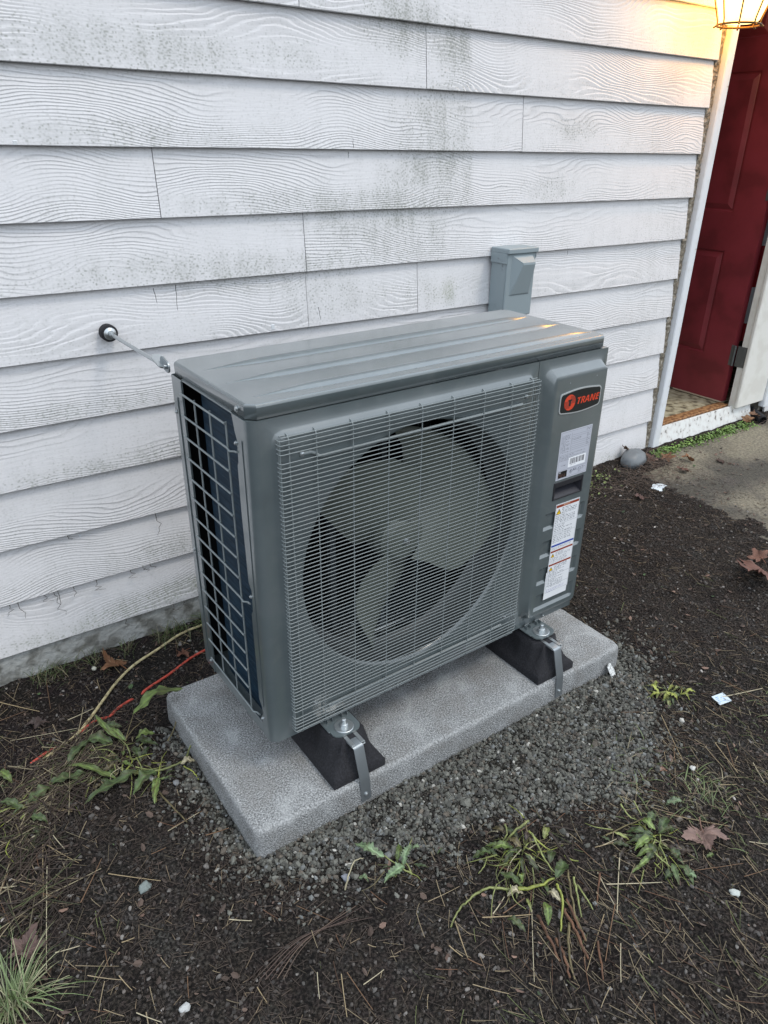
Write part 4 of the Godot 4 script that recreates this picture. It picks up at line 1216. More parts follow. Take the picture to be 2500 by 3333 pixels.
	# recessed grip
	st = begin()
	box(st, V(0.9065, 0.4355, 0.004), V(0.913, 0.4905, 0.0222), 0.001)
	box(st, V(1.023, 0.4355, 0.004), V(1.0295, 0.4905, 0.0222), 0.001)
	box(st, V(0.913, 0.474, 0.004), V(1.023, 0.4905, 0.0218), 0.001)
	box(st, V(0.913, 0.4355, 0.004), V(1.023, 0.4405, 0.0222), 0.001)
	var gr := obj("grip", done(st), M.black_plastic, u)
	st = begin()
	flat(st)
	quad(st, V(0.913, 0.4405, 0.0195), V(1.023, 0.4405, 0.0195), V(1.014, 0.466, -0.02), V(0.922, 0.466, -0.02))
	quad(st, V(0.922, 0.466, -0.02), V(1.014, 0.466, -0.02), V(1.023, 0.474, -0.01), V(0.913, 0.474, -0.01))
	quad(st, V(0.913, 0.4405, 0.0195), V(0.922, 0.466, -0.02), V(0.913, 0.474, -0.01), V(0.913, 0.474, 0.0195))
	quad(st, V(1.014, 0.466, -0.02), V(1.023, 0.4405, 0.0195), V(1.023, 0.474, 0.0195), V(1.023, 0.474, -0.01))
	quad(st, V(0.913, 0.474, 0.0195), V(0.913, 0.474, -0.01), V(1.023, 0.474, -0.01), V(1.023, 0.474, 0.0195))
	obj("pocket", done(st), M.handle_grey, gr)
	# badge
	var shape := func(gx: float, gy: float) -> PackedVector2Array:
		var o := PackedVector2Array()
		var hx := 0.0815 - gx
		var r := 0.011 - gx * 0.6
		for cnr in [[1, -1], [1, 1], [-1, 1], [-1, -1]]:
			var hy := 0.0285 - gy
			for i in 7:
				var a: float = [-PI / 2, 0.0, PI / 2, PI][[[1, -1], [1, 1], [-1, 1], [-1, -1]].find(cnr)] + PI / 2 * i / 6.0
				o.append(Vector2(cnr[0] * (hx - r) + r * cos(a), cnr[1] * (hy - r) + r * sin(a)))
			if cnr == [1, 1]:
				for i in range(1, 12): o.append(Vector2(lerpf(hx - r, -hx + r, i / 12.0), hy + 0.0058 * sin(PI * i / 12.0)))
			if cnr == [-1, -1]:
				for i in range(1, 12): o.append(Vector2(lerpf(-hx + r, hx - r, i / 12.0), -hy - 0.0058 * sin(PI * i / 12.0)))
		return o
	var bt := Transform3D(Basis(), V(0.969, 0.7255, 0.0201))
	st = begin()
	prism(st, shape.call(0.0, 0.0), 0.0, 0.0022, bt)
	var bd := obj("badge", done(st), mat(lin(0.50, 0.52, 0.52), 0.35, 0.3), u)
	st = begin()
	prism(st, shape.call(0.0034, 0.0034), 0.0021, 0.0028, bt)
	obj("badge_field", done(st), mat(lin(0.010, 0.012, 0.012), 0.4), bd)
	var orange := mat(lin(0.62, 0.055, 0.018), 0.5)
	st = begin()
	var e0 := Vector2(0.926, 0.7255)
	var disc := PackedVector2Array()
	for i in 40: disc.append(Vector2(0.0218 * cos(TAU * i / 40), 0.0218 * sin(TAU * i / 40)))
	prism(st, disc, 0.0229, 0.0233, Transform3D(Basis(), V(e0.x, e0.y, 0.0)))
	obj("emblem_disc", done(st), orange, bd)
	st = begin()
	for i in 7:
		var y := -0.0155 + 0.0031 * i
		box(st, V(e0.x - sqrt(maxf(0.0216 ** 2 - y * y, 0)), e0.y + y, 0.02331), V(e0.x + 0.001, e0.y + y + 0.0011, 0.0236), 0.0001)
		y = -0.003 + 0.0031 * i
		box(st, V(e0.x + 0.0015, e0.y + y, 0.02331), V(e0.x + sqrt(maxf(0.0216 ** 2 - (y + 0.001) ** 2, 0)), e0.y + y + 0.0011, 0.0236), 0.0001)
	box(st, V(e0.x - 0.004, e0.y - 0.010, 0.02331), V(e0.x + 0.004, e0.y + 0.008, 0.02355), 0.0001)
	box(st, V(e0.x - 0.0075, e0.y + 0.0045, 0.02331), V(e0.x + 0.0075, e0.y + 0.0085, 0.02358), 0.0001)
	obj("emblem_stripes", done(st), mat(lin(0.012, 0.012, 0.012), 0.5), bd)
	var tm := TextMesh.new()
	var sf := SystemFont.new()
	sf.font_names = PackedStringArray(["Droid Sans"])
	sf.font_weight = 700
	tm.font = sf
	tm.text = "TRANE"
	tm.font_size = 32
	tm.pixel_size = 0.00080
	tm.depth = 0.0007
	var tx := obj("lettering", tm, orange, bd)
	tx.transform = Transform3D(Basis(V(1.12, 0, 0), V(0.22, 1, 0), V(0, 0, 1)), V(0.9985, 0.7245, 0.0232))
	# printed labels
	for e in [["rating_label", 0.911, 1.038, 0.4965, 0.6415, rating_image(), 0.0203, 0.0], ["warning_label", 0.9225, 1.0235, 0.0925, 0.19, null, 0.0204, 0.0], ["warning_label", 0.9255, 1.026, 0.1135, 0.4175, warning_image(), 0.0209, -0.008]]:
		st = begin()
		flat(st)
		var w: float = e[2] - e[1]
		var hh: float = e[4] - e[3]
		uvquad(st, [V(0, 0, 0), V(w, 0, 0), V(w, hh, 0), V(0, hh, 0)], [Vector2(0, 1), Vector2(1, 1), Vector2(1, 0), Vector2(0, 0)])
		for s in [[V(0, 0, -0.0003), V(w, 0, -0.0003), V(w, 0, 0), V(0, 0, 0)], [V(w, 0, -0.0003), V(w, hh, -0.0003), V(w, hh, 0), V(w, 0, 0)], [V(w, hh, -0.0003), V(0, hh, -0.0003), V(0, hh, 0), V(w, hh, 0)], [V(0, hh, -0.0003), V(0, 0, -0.0003), V(0, 0, 0), V(0, hh, 0)]]:
			uvquad(st, s, [Vector2.ONE, Vector2.ONE, Vector2.ONE, Vector2.ONE])
		var lm := mat(Color(0.88, 0.89, 0.9), 0.45)
		if e[5]:
			lm.albedo_color = Color.WHITE
			lm.albedo_texture = e[5]
		var lb := obj(e[0], done(st), lm, u, V(e[1], e[3], e[6]))
		lb.rotation.z = e[7]
	# ---- back, side post, base pan, inner parts
	st = begin()
	box(st, V(0.002, 0.0, -CD), V(0.03, top, -CD + 0.0015), 0.0006)
	box(st, V(0.0, 0.0, -CD + 0.002), V(0.0016, top, -0.343), 0.0006)
	box(st, V(-0.003, 0.0, -0.3475), V(0.0, top, -0.3435), 0.0012)
	box(st, V(-0.0025, 0.02, -0.386), V(0.0, top - 0.05, -0.380), 0.001)
	obj("rear_post", done(st), M.steel, u)
	for p in [V(-0.001, 0.757, -0.399), V(-0.001, 0.381, -0.386), V(-0.001, 0.027, -0.366)]: screw_at(u, p, V(-1, 0, 0), 0.004)
	st = begin()
	box(st, V(0.003, 0.0, -CD + 0.002), V(CW - 0.003, 0.012, -0.031), 0.002)
	box(st, V(0.0008, 0.0, -CD + 0.002), V(0.0045, 0.033, -0.05), 0.001)
	obj("base_pan", done(st), M.steel, u)
	obj("top_rail", one(V(0.001, 0.852, -0.342), V(0.006, top, -0.078), 0.001), M.steel, u)
	obj("right_wall", one(V(CW - 0.006, 0.0, -CD + CC), V(CW - 0.001, top, -0.003), 0.001), M.steel, u)
	obj("back_panel", one(V(0.75, 0.0, -CD), V(CW - CC, top, -CD + 0.006), 0.001), M.steel, u)
	obj("partition", one(V(0.80, 0.0125, -CD + 0.007), V(0.806, top, -0.032), 0.001), M.dark, u)
	st = begin()
	box(st, V(0.0215, 0.0125, -CD + 0.003), V(0.745, top - 0.002, -CD + 0.012), 0.001)
	obj("rear_coil", done(st), M.dark, u)
	# fin coil on the open side, bending round the rear corner
	st = begin()
	var cp := []
	for p in [[0.03, -0.035], [0.03, -0.30]]: cp.append(Vector2(p[0], p[1]))
	cp.append(Vector2(0.032, -0.315))
	smooth(st)
	var run := 0.0
	for i in cp.size() - 1:
		var a: Vector2 = cp[i]; var b: Vector2 = cp[i + 1]
		var l := a.distance_to(b)
		uvquad(st, [V(b.x, 0.014, b.y), V(a.x, 0.014, a.y), V(a.x, top - 0.002, a.y), V(b.x, top - 0.002, b.y)], [Vector2(run + l, 1), Vector2(run, 1), Vector2(run, 0), Vector2(run + l, 0)])
		run += l
	flat(st)
	quad(st, V(0.10, 0.014, -0.3155), V(0.032, 0.014, -0.3155), V(0.032, top - 0.002, -0.3155), V(0.10, top - 0.002, -0.3155))
	var coil := obj("fin_coil", done(st), M.coil, u)
	st = begin()
	flat(st)
	for i in 39:
		var y := 0.03 + 0.0212 * i
		quad(st, V(0.0290, y, -0.30), V(0.0290, y, -0.04), V(0.0290, y + 0.0012, -0.04), V(0.0290, y + 0.0012, -0.30))
		quad(st, V(0.031, y, -0.30), V(0.031, y, -0.04), V(0.0290, y, -0.04), V(0.0290, y, -0.30))
	obj("fin_row_edges", done(st), M.fin, coil)
	# ---- wire guard over the coil
	var sg := Node3D.new(); sg.name = "side_guard"; u.add_child(sg)
	var gx := -0.0035
	for z in [-0.2695, -0.1845, -0.1015]:
		st = begin()
		tube(st, [V(gx, 0.05, z), V(gx, 0.822, z)], 0.0024, 8)
		obj("wire", done(st), M.wire, sg)
	for i in 15:
		var y := 0.8197 - 0.054 * i - (0.010 if i == 14 else 0.0)
		st = begin()
		var clip := i in [1, 8, 14]
		var pts := [V(gx - 0.0042, y, -0.3445), V(gx - 0.0042, y, -0.0975)]
		if clip: pts += [V(gx - 0.004, y - 0.004, -0.085), V(gx + 0.002, y - 0.002, -0.075), V(gx + 0.002, y + 0.001, -0.06)]
		tube(st, pts, 0.0024, 8)
		obj("wire", done(st), M.wire, sg)
	# ---- front grille
	var fg := Node3D.new(); fg.name = "front_grille"; u.add_child(fg)
	for i in 77:
		var y := 0.8035 - 0.01018 * i
		if i == 4 or i == 71: continue
		st = begin()
		if i == 4: continue
		tube(st, [V(0.0555, y, 0.003), V(0.0555, y, 0.016), V(0.057, y, 0.0203), V(0.0605, y, 0.022), V(0.804, y, 0.022), V(0.8085, y, 0.0203), V(0.811, y, 0.016), V(0.811, y, 0.003)], 0.00128, 6)
		obj("wire", done(st), M.wire, fg)
	for e in [[0.8075, 0.0155], [0.8095, 0.008], [0.0185, 0.0155], [0.0165, 0.008]]:
		st = begin()
		tube(st, [V(0.062, e[0], e[1]), V(0.806, e[0], e[1])], 0.00128, 6)
		obj("wire", done(st), M.wire, fg)
	for x in [0.0782, 0.1434, 0.2353, 0.3317, 0.4256, 0.5216, 0.6178, 0.7104, 0.783]:
		st = begin()
		tube(st, [V(x, 0.012, 0.003), V(x, 0.014, 0.013), V(x, 0.019, 0.0175), V(x, 0.026, 0.0193), V(x, 0.799, 0.0193), V(x, 0.806, 0.0175), V(x, 0.811, 0.013), V(x, 0.813, 0.003)], 0.0013, 6)
		obj("wire", done(st), M.wire, fg)
	for e in [[0.0585, 0.0085], [0.0585, 0.0155], [0.808, 0.0085], [0.808, 0.0155]]:
		st = begin()
		tube(st, [V(e[0], 0.03, e[1]), V(e[0], 0.80, e[1])], 0.0016, 6)
		obj("wire", done(st), M.wire, fg)
	st = begin()
	tube(st, [V(0.113, 0.762, 0.0135), V(0.132, 0.762, 0.0138), V(0.143, 0.757, 0.014), V(0.151, 0.7495, 0.015), V(0.160, 0.7485, 0.0155), V(0.752, 0.7515, 0.0155)], 0.0038, 10)
	obj("brace", done(st), M.wire, fg)
	st = begin()
	tube(st, [V(0.158, 0.060, 0.0135), V(0.165, 0.0625, 0.0155), V(0.752, 0.0685, 0.0155)], 0.0042, 10)
	obj("brace", done(st), M.wire, fg)
	for p in [V(0.112, 0.7615, 0.0125), V(0.768, 0.768, 0.0125), V(0.119, 0.086, 0.0125), V(0.768, 0.088, 0.0125)]: screw_at(fg, p, V(0, 0, 1), 0.0048)
	# ---- fan and motor
	var fan := Node3D.new(); fan.name = "fan"; u.add_child(fan)
	var H := V(0.445, 0.417, -0.085)
	# each blade: per radius the two edge angles in degrees, the blade pitched along its width
	var blades := [
		[[0.06, -75, 62], [0.113, -50, 66], [0.16, -46, 74], [0.2, -43, 77], [0.235, -38, 80], [0.27, -26, 86], [0.29, -19, 86], [0.305, -14, 50], [0.325, -8, 20], [0.347, -5, 1]],
		[[0.06, 66, 200], [0.113, 72, 186], [0.16, 76, 166], [0.2, 82, 157], [0.245, 100, 152], [0.275, 114, 151], [0.295, 122, 149], [0.306, 130, 147], [0.316, 136, 142]],
		[[0.06, 195, 318], [0.113, 202, 304], [0.16, 208, 292], [0.2, 217, 276], [0.235, 228, 269], [0.265, 239, 265], [0.29, 246, 261], [0.31, 250, 257], [0.321, 251, 253]]]
	for b in blades:
		st = begin()
		var rows := []
		for e in b:
			var a := []
			for j in 13:
				var t := j / 12.0
				var an := deg_to_rad(lerpf(e[1], e[2], t))
				var r: float = e[0]
				var z := 0.034 - 0.085 * t + 0.012 * sin(PI * t) + 0.012 * (r - 0.2)
				a.append(H + V(r * cos(an), r * sin(an), z))
			rows.append(a)
		for r in rows: r.reverse()
		sheet(st, rows, 0.003)
		obj("blade", done(st), M.blade, fan)
	st = begin()
	lathe(st, [Vector2(0, -0.05), Vector2(0.072, -0.05), Vector2(0.074, -0.01), Vector2(0.068, 0.012), Vector2(0.05, 0.024), Vector2(0.022, 0.03), Vector2(0.0, 0.031)], 36, Transform3D(Basis(V(1, 0, 0), PI / 2), H))
	obj("hub", done(st), M.blade, fan)
	st = begin()
	lathe(st, [Vector2(0, 0.031), Vector2(0.011, 0.031), Vector2(0.011, 0.0325), Vector2(0.0075, 0.0325), Vector2(0.0075, 0.040), Vector2(0.0, 0.041)], 6, Transform3D(Basis(V(1, 0, 0), PI / 2), H))
	obj("nut", done(st), M.zinc, fan)
	st = begin()
	lathe(st, [Vector2(0, 0), Vector2(0.06, 0), Vector2(0.06, 0.08), Vector2(0.04, 0.095), Vector2(0, 0.095)], 28, Transform3D(Basis(V(1, 0, 0), PI / 2), H + V(0, 0, -0.15)))
	obj("motor", done(st), M.motor, u)
	for x in [0.297, 0.463]:
		st = begin()
		box(st, V(x, 0.012, -0.212), V(x + 0.026, top - 0.004, -0.206), 0.001)
		box(st, V(x, 0.012, -0.206), V(x + 0.003, top - 0.004, -0.192), 0.001)
		obj("motor_strut", done(st), mat(lin(0.10, 0.115, 0.125), 0.45, 0.3), u)
	st = begin()
	box(st, V(0.28, 0.0125, -0.23), V(0.38, 0.10, -0.20), 0.002)
	box(st, V(0.30, 0.10, -0.23), V(0.36, 0.115, -0.19), 0.002)
	box(st, V(0.42, 0.0125, -0.225), V(0.53, 0.055, -0.205), 0.002)
	box(st, V(0.42, 0.055, -0.225), V(0.55, 0.062, -0.18), 0.002)
	obj("motor_bracket", done(st), M.zinc, u)
	# ---- mounting feet with bolts
	for fx in [0.181, 0.902]:
		var ft := Node3D.new(); ft.name = "mounting_foot"; u.add_child(ft, true)
		st = begin()
		var o := PackedVector2Array()
		for q in [[-0.041, 0.03], [0.041, 0.03]]: o.append(Vector2(q[0], q[1]))
		for i in 7: o.append(Vector2(0.022 + 0.019 * cos(PI / 2 * i / 6), 0.03 - 0.03 - 0.052 - 0.0))
		o = PackedVector2Array([Vector2(-0.041, -0.03), Vector2(0.041, -0.03), Vector2(0.041, 0.050)])
		for i in 9: o.append(Vector2(0.017 + 0.024 * cos(PI / 2 * i / 8.0), 0.052 + 0.022 * sin(PI / 2 * i / 8.0)))
		for i in 9: o.append(Vector2(-0.017 - 0.024 * sin(PI / 2 * i / 8.0), 0.052 + 0.022 * cos(PI / 2 * i / 8.0)))
		# outline lies in x and z: turn it down flat
		var tf := Transform3D(Basis(V(1, 0, 0), V(0, 0, 1), V(0, -1, 0)), V(fx, 0, 0))
		prism(st, o, 0.0, 0.004, tf)
		box(st, V(fx - 0.0445, -0.003, -0.02), V(fx - 0.041, 0.0015, 0.045), 0.001)
		# raised rim and the two upright tabs at the panel
		for s in [-1.0, 1.0]:
			box(st, V(fx + s * 0.022 - 0.009, -0.0005, 0.003), V(fx + s * 0.022 + 0.009, 0.0115, 0.0055), 0.0008)
			box(st, V(fx + s * 0.022 - 0.009, -0.0005, 0.0055), V(fx + s * 0.022 - 0.007, 0.0095, 0.016), 0.0006)
			box(st, V(fx + s * 0.022 + 0.007, -0.0005, 0.0055), V(fx + s * 0.022 + 0.009, 0.0095, 0.016), 0.0006)
		obj("foot_plate", done(st), M.steel, ft)
		st = begin()
		lathe(st, [Vector2(0, 0.0003), Vector2(0.0255, 0.0003), Vector2(0.0255, 0.0018), Vector2(0.024, 0.0026), Vector2(0.0, 0.0026)], 28, Transform3D(Basis(), V(fx, 0.0, 0.046)))
		obj("washer", done(st), M.zinc, ft)
		st = begin()
		lathe(st, [Vector2(0, 0.0027), Vector2(0.0115, 0.0027), Vector2(0.0115, 0.0115), Vector2(0.0095, 0.0125), Vector2(0, 0.0125)], 6, Transform3D(Basis(V(0, 1, 0), 0.3), V(fx, 0.0, 0.046)))
		obj("nut", done(st), M.zinc, ft)
		st = begin()
		lathe(st, [Vector2(0, 0.0126), Vector2(0.006, 0.0126), Vector2(0.006, 0.0245), Vector2(0.0045, 0.0265), Vector2(0, 0.027)], 14, Transform3D(Basis(), V(fx, 0.0, 0.046)))
		obj("bolt", done(st), M.zinc, ft)

func build_supports() -> void:
	# slab
	var st := begin()
	var L := []
	var X0 := 0.2055; var X1 := 1.527; var Z0 := 0.405; var Z1 := 1.0165
	for e in [[-0.002, -0.05], [-0.001, 0.02], [0.0, 0.056], [0.001, 0.0655], [0.0035, 0.0708], [0.0075, 0.0735], [0.014, 0.0746], [0.30, 0.0746]]:
		var a := []
		var n := 40
		for side in 4:
			for i in n:
				var t := float(i) / n
				var p: Vector2 = [Vector2(X0, Z0).lerp(Vector2(X1, Z0), t), Vector2(X1, Z0).lerp(Vector2(X1, Z1), t), Vector2(X1, Z1).lerp(Vector2(X0, Z1), t), Vector2(X0, Z1).lerp(Vector2(X0, Z0), t)][side]
				var c := Vector2(clampf(p.x, X0 + 0.025, X1 - 0.025), clampf(p.y, Z0 + 0.025, Z1 - 0.025))
				if not c.is_equal_approx(p) and (p - c).length() > 0.025: p = c + (p - c).normalized() * 0.025
				var m := Vector2((X0 + X1) * 0.5, (Z0 + Z1) * 0.5)
				var d := p - m
				var q := m + Vector2(signf(d.x) * maxf(absf(d.x) - e[0], 0.0), signf(d.y) * maxf(absf(d.y) - e[0], 0.0))
				var w := 0.0016 * n_fine.get_noise_2d(q.x, q.y + e[1]) if e[0] < 0.25 else 0.0
				a.append(V(q.x + w, e[1] + w * 0.6, q.y + w))
		a.reverse()
		L.append(a)
	for l in L.size() - 1:
		smooth(st, 1)
		var n: int = L[l].size()
		for i in n:
			var j := (i + 1) % n
			quad(st, L[l][i], L[l][j], L[l + 1][j], L[l + 1][i])
	var r0: Array = L[-1]
	for i in range(1, r0.size() - 1): tri(st, r0[0], r0[i], r0[i + 1])
	tag(obj("concrete_slab", done(st), M.slab), "pale grey pitted concrete slab under the heat pump", "slab")
	for e in [["left", 0.428, 0.584, 0.506, 0.0], ["right", 1.148, 1.302, 1.224, 0.0]]:
		var cx: float = (e[1] + e[2]) * 0.5
		var hw: float = (e[2] - e[1]) * 0.5
		var b := thing("rubber_block", "black rubber support block under the %s foot of the heat pump" % ("fan-end" if e[0] == "left" else "service-panel"), "rubber block", V(cx, 0.0746, 0), "rubber blocks under the heat pump")
		st = begin()
		# cross-sections along z; the two ends slope in
		var rows := []
		for q in [[1.003, 0.0, 0.0], [1.003, 0.026, 0.0], [0.998, 0.030, 0.004], [0.970, 0.098, 0.016], [0.966, 0.1055, 0.019], [0.955, 0.1075, 0.02]]: rows.append(q)
		var zs := []
		for i in 45: zs.append(lerpf(0.955, 0.45, i / 44.0))
		var prof := func(z: float, h: float, ins: float) -> Array:
			var a := []
			var topw := hw - 0.030
			for p in [[-hw, 0.0, 0], [-hw, 0.022, 0], [-hw + 0.004, 0.028, 1], [-hw + 0.012, 0.045, 1], [-hw + 0.018, 0.065, 1], [-hw + 0.0245, 0.085, 1], [-topw, 0.1045, 1], [-topw + 0.004, 0.1075, 0], [-0.02, 0.1075, 0], [0.02, 0.1075, 0], [topw - 0.004, 0.1075, 0], [topw, 0.1045, 1], [hw - 0.0245, 0.085, 1], [hw - 0.018, 0.065, 1], [hw - 0.012, 0.045, 1], [hw - 0.004, 0.028, 1], [hw, 0.022, 0], [hw, 0.0, 0]]:
				var x: float = p[0]
				if p[2]:
					# scooped hand holds along the flanks
					var k: float = maxf(0.0, 1.0 - pow((z - 0.855) / 0.04, 2.0)) * (1.0 - ss(0.075, 0.10, p[1])) * ss(0.024, 0.05, p[1])
					k = maxf(k, maxf(0.0, 1.0 - pow((z - 0.60) / 0.055, 2.0)) * (1.0 - ss(0.075, 0.10, p[1])) * ss(0.024, 0.05, p[1]))
					x -= signf(x) * 0.013 * k
				x -= signf(x) * minf(ins * ss(0.015, 0.1, p[1]), absf(x))
				a.append(V(x, minf(p[1], h), z))
			return a
		var S := []
		for q in rows: S.append(prof.call(q[0], q[1], q[2]))
		for z in zs.slice(1): S.append(prof.call(z, 0.1075, 0.0 + 0.02 * ss(0.945, 0.955, z)))
		for i in S.size() - 1:
			smooth(st, 2)
			for j in S[i].size() - 1:
				quad(st, S[i][j], S[i][j + 1], S[i + 1][j + 1], S[i + 1][j])
		flat(st)
		var la: Array = S[-1]
		for j in range(1, la.size() - 1): tri(st, la[0], la[j], la[j + 1])
		obj("block_body", done(st), M.crumb_rubber, b)
		# galvanised channel let into the top
		var bx: float = e[3] - cx
		st = begin()
		box(st, V(bx - 0.019, 0.1015, 0.50), V(bx + 0.019, 0.1033, 0.997), 0.0004)
		for s in [-1.0, 1.0]:
			box(st, V(bx + s * 0.0185 - 0.001, 0.1015, 0.50), V(bx + s * 0.0185 + 0.001, 0.1076, 0.995), 0.0004)
			box(st, V(bx + s * 0.0145 - 0.005, 0.1064, 0.50), V(bx + s * 0.0145 + 0.005, 0.1078, 0.993), 0.0004)
		obj("channel", done(st), M.zinc, b)
		# strap from the channel down to the edge of the slab
		var sx: float = e[3] - 0.006
		var t := thing("hold_down_strap", "galvanised strap screwed to the slab edge in front of the %s" % ("left rubber block" if e[0] == "left" else "right rubber block"), "strap", V(sx, 0, 0), "hold-down straps")
		st = begin()
		var dx := 0.010
		var path := [[0.0, 0.1805, 0.968], [0.001, 0.1805, 0.994], [0.002, 0.1785, 0.9985], [0.003, 0.1745, 1.0005], [0.0055, 0.118, 1.0135], [0.008, 0.088, 1.0195], [0.009, 0.078, 1.0205], [0.015, 0.006, 1.0205]]
		var R := []
		for p in path:
			R.append([V(p[0] - 0.0145, p[1], p[2]), V(p[0], p[1], p[2]), V(p[0] + 0.0145, p[1], p[2])])
		for r in R: r.reverse()
		sheet(st, R, 0.0022)
		obj("strap_band", done(st), M.zinc_dull, t)
		screw_at(t, V(0.0125, 0.028, 1.0206), V(0, 0, 1), 0.0044)

# ---------------------------------------------------------------- small things on the ground
const INK := [
	[0.058, 0.088, 0.030], [0.115, 0.165, 0.042], [0.230, 0.255, 0.085], [0.255, 0.285, 0.055], [0.140, 0.115, 0.055],
	[0.380, 0.340, 0.225], [0.045, 0.031, 0.023], [0.135, 0.066, 0.036], [0.140, 0.200, 0.105]]

func ink(i: int, k := 1.0) -> Color:
	var c: Array = INK[i]
	return Color(c[0] * k, c[1] * k, c[2] * k)

func put(p: Vector3) -> Vector3:
	# the middle number is the height above the soil
	return V(p.x, ground(p.x, p.z) + p.y, p.z)

func smooth_path(src: Array, n: int) -> Array:
	if src.size() < 3:
		var o := []
		for i in n + 1: o.append(src[0].lerp(src[1], float(i) / n))
		return o
	var out := []
	for i in src.size() - 1:
		var p0: Vector3 = src[maxi(i - 1, 0)]
		var p3: Vector3 = src[mini(i + 2, src.size() - 1)]
		for k in n: out.append(src[i].cubic_interpolate(src[i + 1], p0, p3, float(k) / n))
	out.append(src[-1])
	return out

func leaf_mesh(a: Vector3, b: Vector3, wide: float, lift: float, col: Color, g: RandomNumberGenerator, teeth := 0.1) -> ArrayMesh:
	var st := begin()
	smooth(st)
	var ax := b - a
	var side := ax.cross(Vector3.UP).normalized()
	var up := side.cross(ax).normalized()
	var n := 16
	var rows := []
	var cols := []
	var ph := g.randf() * 6.0
	var sway := g.randf_range(-0.08, 0.08)
	for i in n + 1:
		var t := float(i) / n
		var w := wide * 0.5 * pow(sin(PI * pow(t, 0.8)), 0.75) if t > 0.0 and t < 1.0 else 0.0005
		w *= 1.0 - teeth * (i % 2) * (1.0 if t > 0.1 else 0.0) + g.randf_range(-0.09, 0.05)
		w = maxf(w, 0.0012)
		var c := a + ax * t + up * lift * 4.0 * t * (1.0 - t) + side * sway * ax.length() * 4.0 * t * (1.0 - t)
		var row := []
		var crow := []
		for j in 7:
			var s := (j - 3) / 3.0
			var y := absf(s) * w * 0.42 - s * s * w * 0.1 + sin(t * 19.0 + ph + s * 2.5) * w * 0.34 * absf(s) + 0.30 * w * sin(t * 8.0 + ph) + w * 0.25 * s * sin(t * 3.5 + ph * 1.7) + g.randf_range(-0.07, 0.07) * w
			row.append(c + side * s * w + up * y)
			var k := 0.55 + 0.8 * g.randf()
			if j == 3: k = 1.7
			elif (i + (1 if s > 0 else 0)) % 3 == 0: k *= 0.75
			var dead := ss(0.1, 0.45, n_mid.get_noise_2d(c.x * 2.5 + s * 0.08, c.z * 2.5 + ph))
			crow.append(Color(col.r * k, col.g * k, col.b * k).lerp(Color(0.07, 0.055, 0.025), 0.6 * dead))
		rows.append(row)
		cols.append(crow)
	for i in n:
		for j in 6:
			for e in [[i, j], [i + 1, j + 1], [i, j + 1], [i, j], [i + 1, j], [i + 1, j + 1]]:
				st.set_color(cols[e[0]][e[1]])
				st.add_vertex(rows[e[0]][e[1]])
	return done(st)

func plant(called: String, label: String, kind: String, d: Array, sd: int, extra := [], group := "") -> void:
	var g := RandomNumberGenerator.new(); g.seed = sd
	var first: Vector3
	if d[0].size(): first = d[0][0][2][0]
	else: first = d[1][0][3]
	var o := V(first.x, ground(first.x, first.z), first.z)
	var t := thing(called, label, kind, o, group)
	for s in d[0]:
		var pts := []
		for p in s[2]: pts.append(put(p) - o)
		var st := begin()
		var path := smooth_path(pts, 5)
		for i in range(1, path.size() - 1): path[i] += V(g.randf_range(-1, 1), g.randf_range(-1, 1), g.randf_range(-1, 1)) * s[0] * 0.35
		tube(st, path, s[0] * (0.62 if s[1] >= 6 else 0.78), 7, s[0] * 0.42, ink(s[1], g.randf_range(0.6, 1.0)), 0.45)
		obj("stem", done(st), M.leaf if s[1] in [2, 3] else M.dry, t)
	for l in d[1]:
		obj("leaf", leaf_mesh(put(l[3]) - o, put(l[4]) - o, l[0] * (1.0 if l[1] in [5, 8] or l[3].y > 0.09 else 0.72), l[2], ink(l[1], g.randf_range(0.6, 1.05)), g, 0.42 if l[1] == 8 else 0.06), M.leaf, t)
	# the bruised small leaves and thin stems of the heap: [x, z, spread, leaves, stems, rise]
	if extra.size():
		for i in extra[3]:
			var a := g.randf() * TAU
			var r: float = absf(g.randfn(0, extra[2]))
			var b := a + g.randf_range(-0.9, 0.9)
			var l := g.randf_range(0.018, 0.048)
			var p := V(extra[0] + r * cos(a), 0, extra[1] + r * sin(a))
			var hgt: float = extra[5] * exp(-r * r / (extra[2] * extra[2])) * g.randf()
			var q := p + V(cos(b), 0, sin(b)) * l
			obj("leaf", leaf_mesh(put(p + V(0, 0.004 + hgt, 0)) - o, put(q + V(0, 0.003 + hgt * g.randf(), 0)) - o, l * g.randf_range(0.16, 0.42), 0.006, ink([0, 0, 1, 2, 4, 6][g.randi_range(0, 5)], g.randf_range(0.4, 1.0)), g, 0.1), M.leaf, t)
		for i in extra[4]:
			var a := g.randf() * TAU
			var r: float = absf(g.randfn(0, extra[2] * 0.8))
			var b := a + g.randf_range(-1.2, 1.2)
			var l := g.randf_range(0.03, 0.09)
			var p := V(extra[0] + r * cos(a), 0.003 + extra[5] * g.randf(), extra[1] + r * sin(a))
			var q := p + V(cos(b) * l, 0, sin(b) * l)
			q.y = 0.003
			var mid := p.lerp(q, 0.5) + V(g.randf_range(-0.012, 0.012), 0.008 * g.randf(), g.randf_range(-0.012, 0.012))
			var st := begin()
			tube(st, smooth_path([put(p) - o, put(mid) - o, put(q) - o], 4), g.randf_range(0.001, 0.0022), 5, 0.0007, ink([2, 3, 4, 5, 2, 6][g.randi_range(0, 5)], g.randf_range(0.5, 1.0)), 0.3)
			obj("stem", done(st), M.leaf, t)

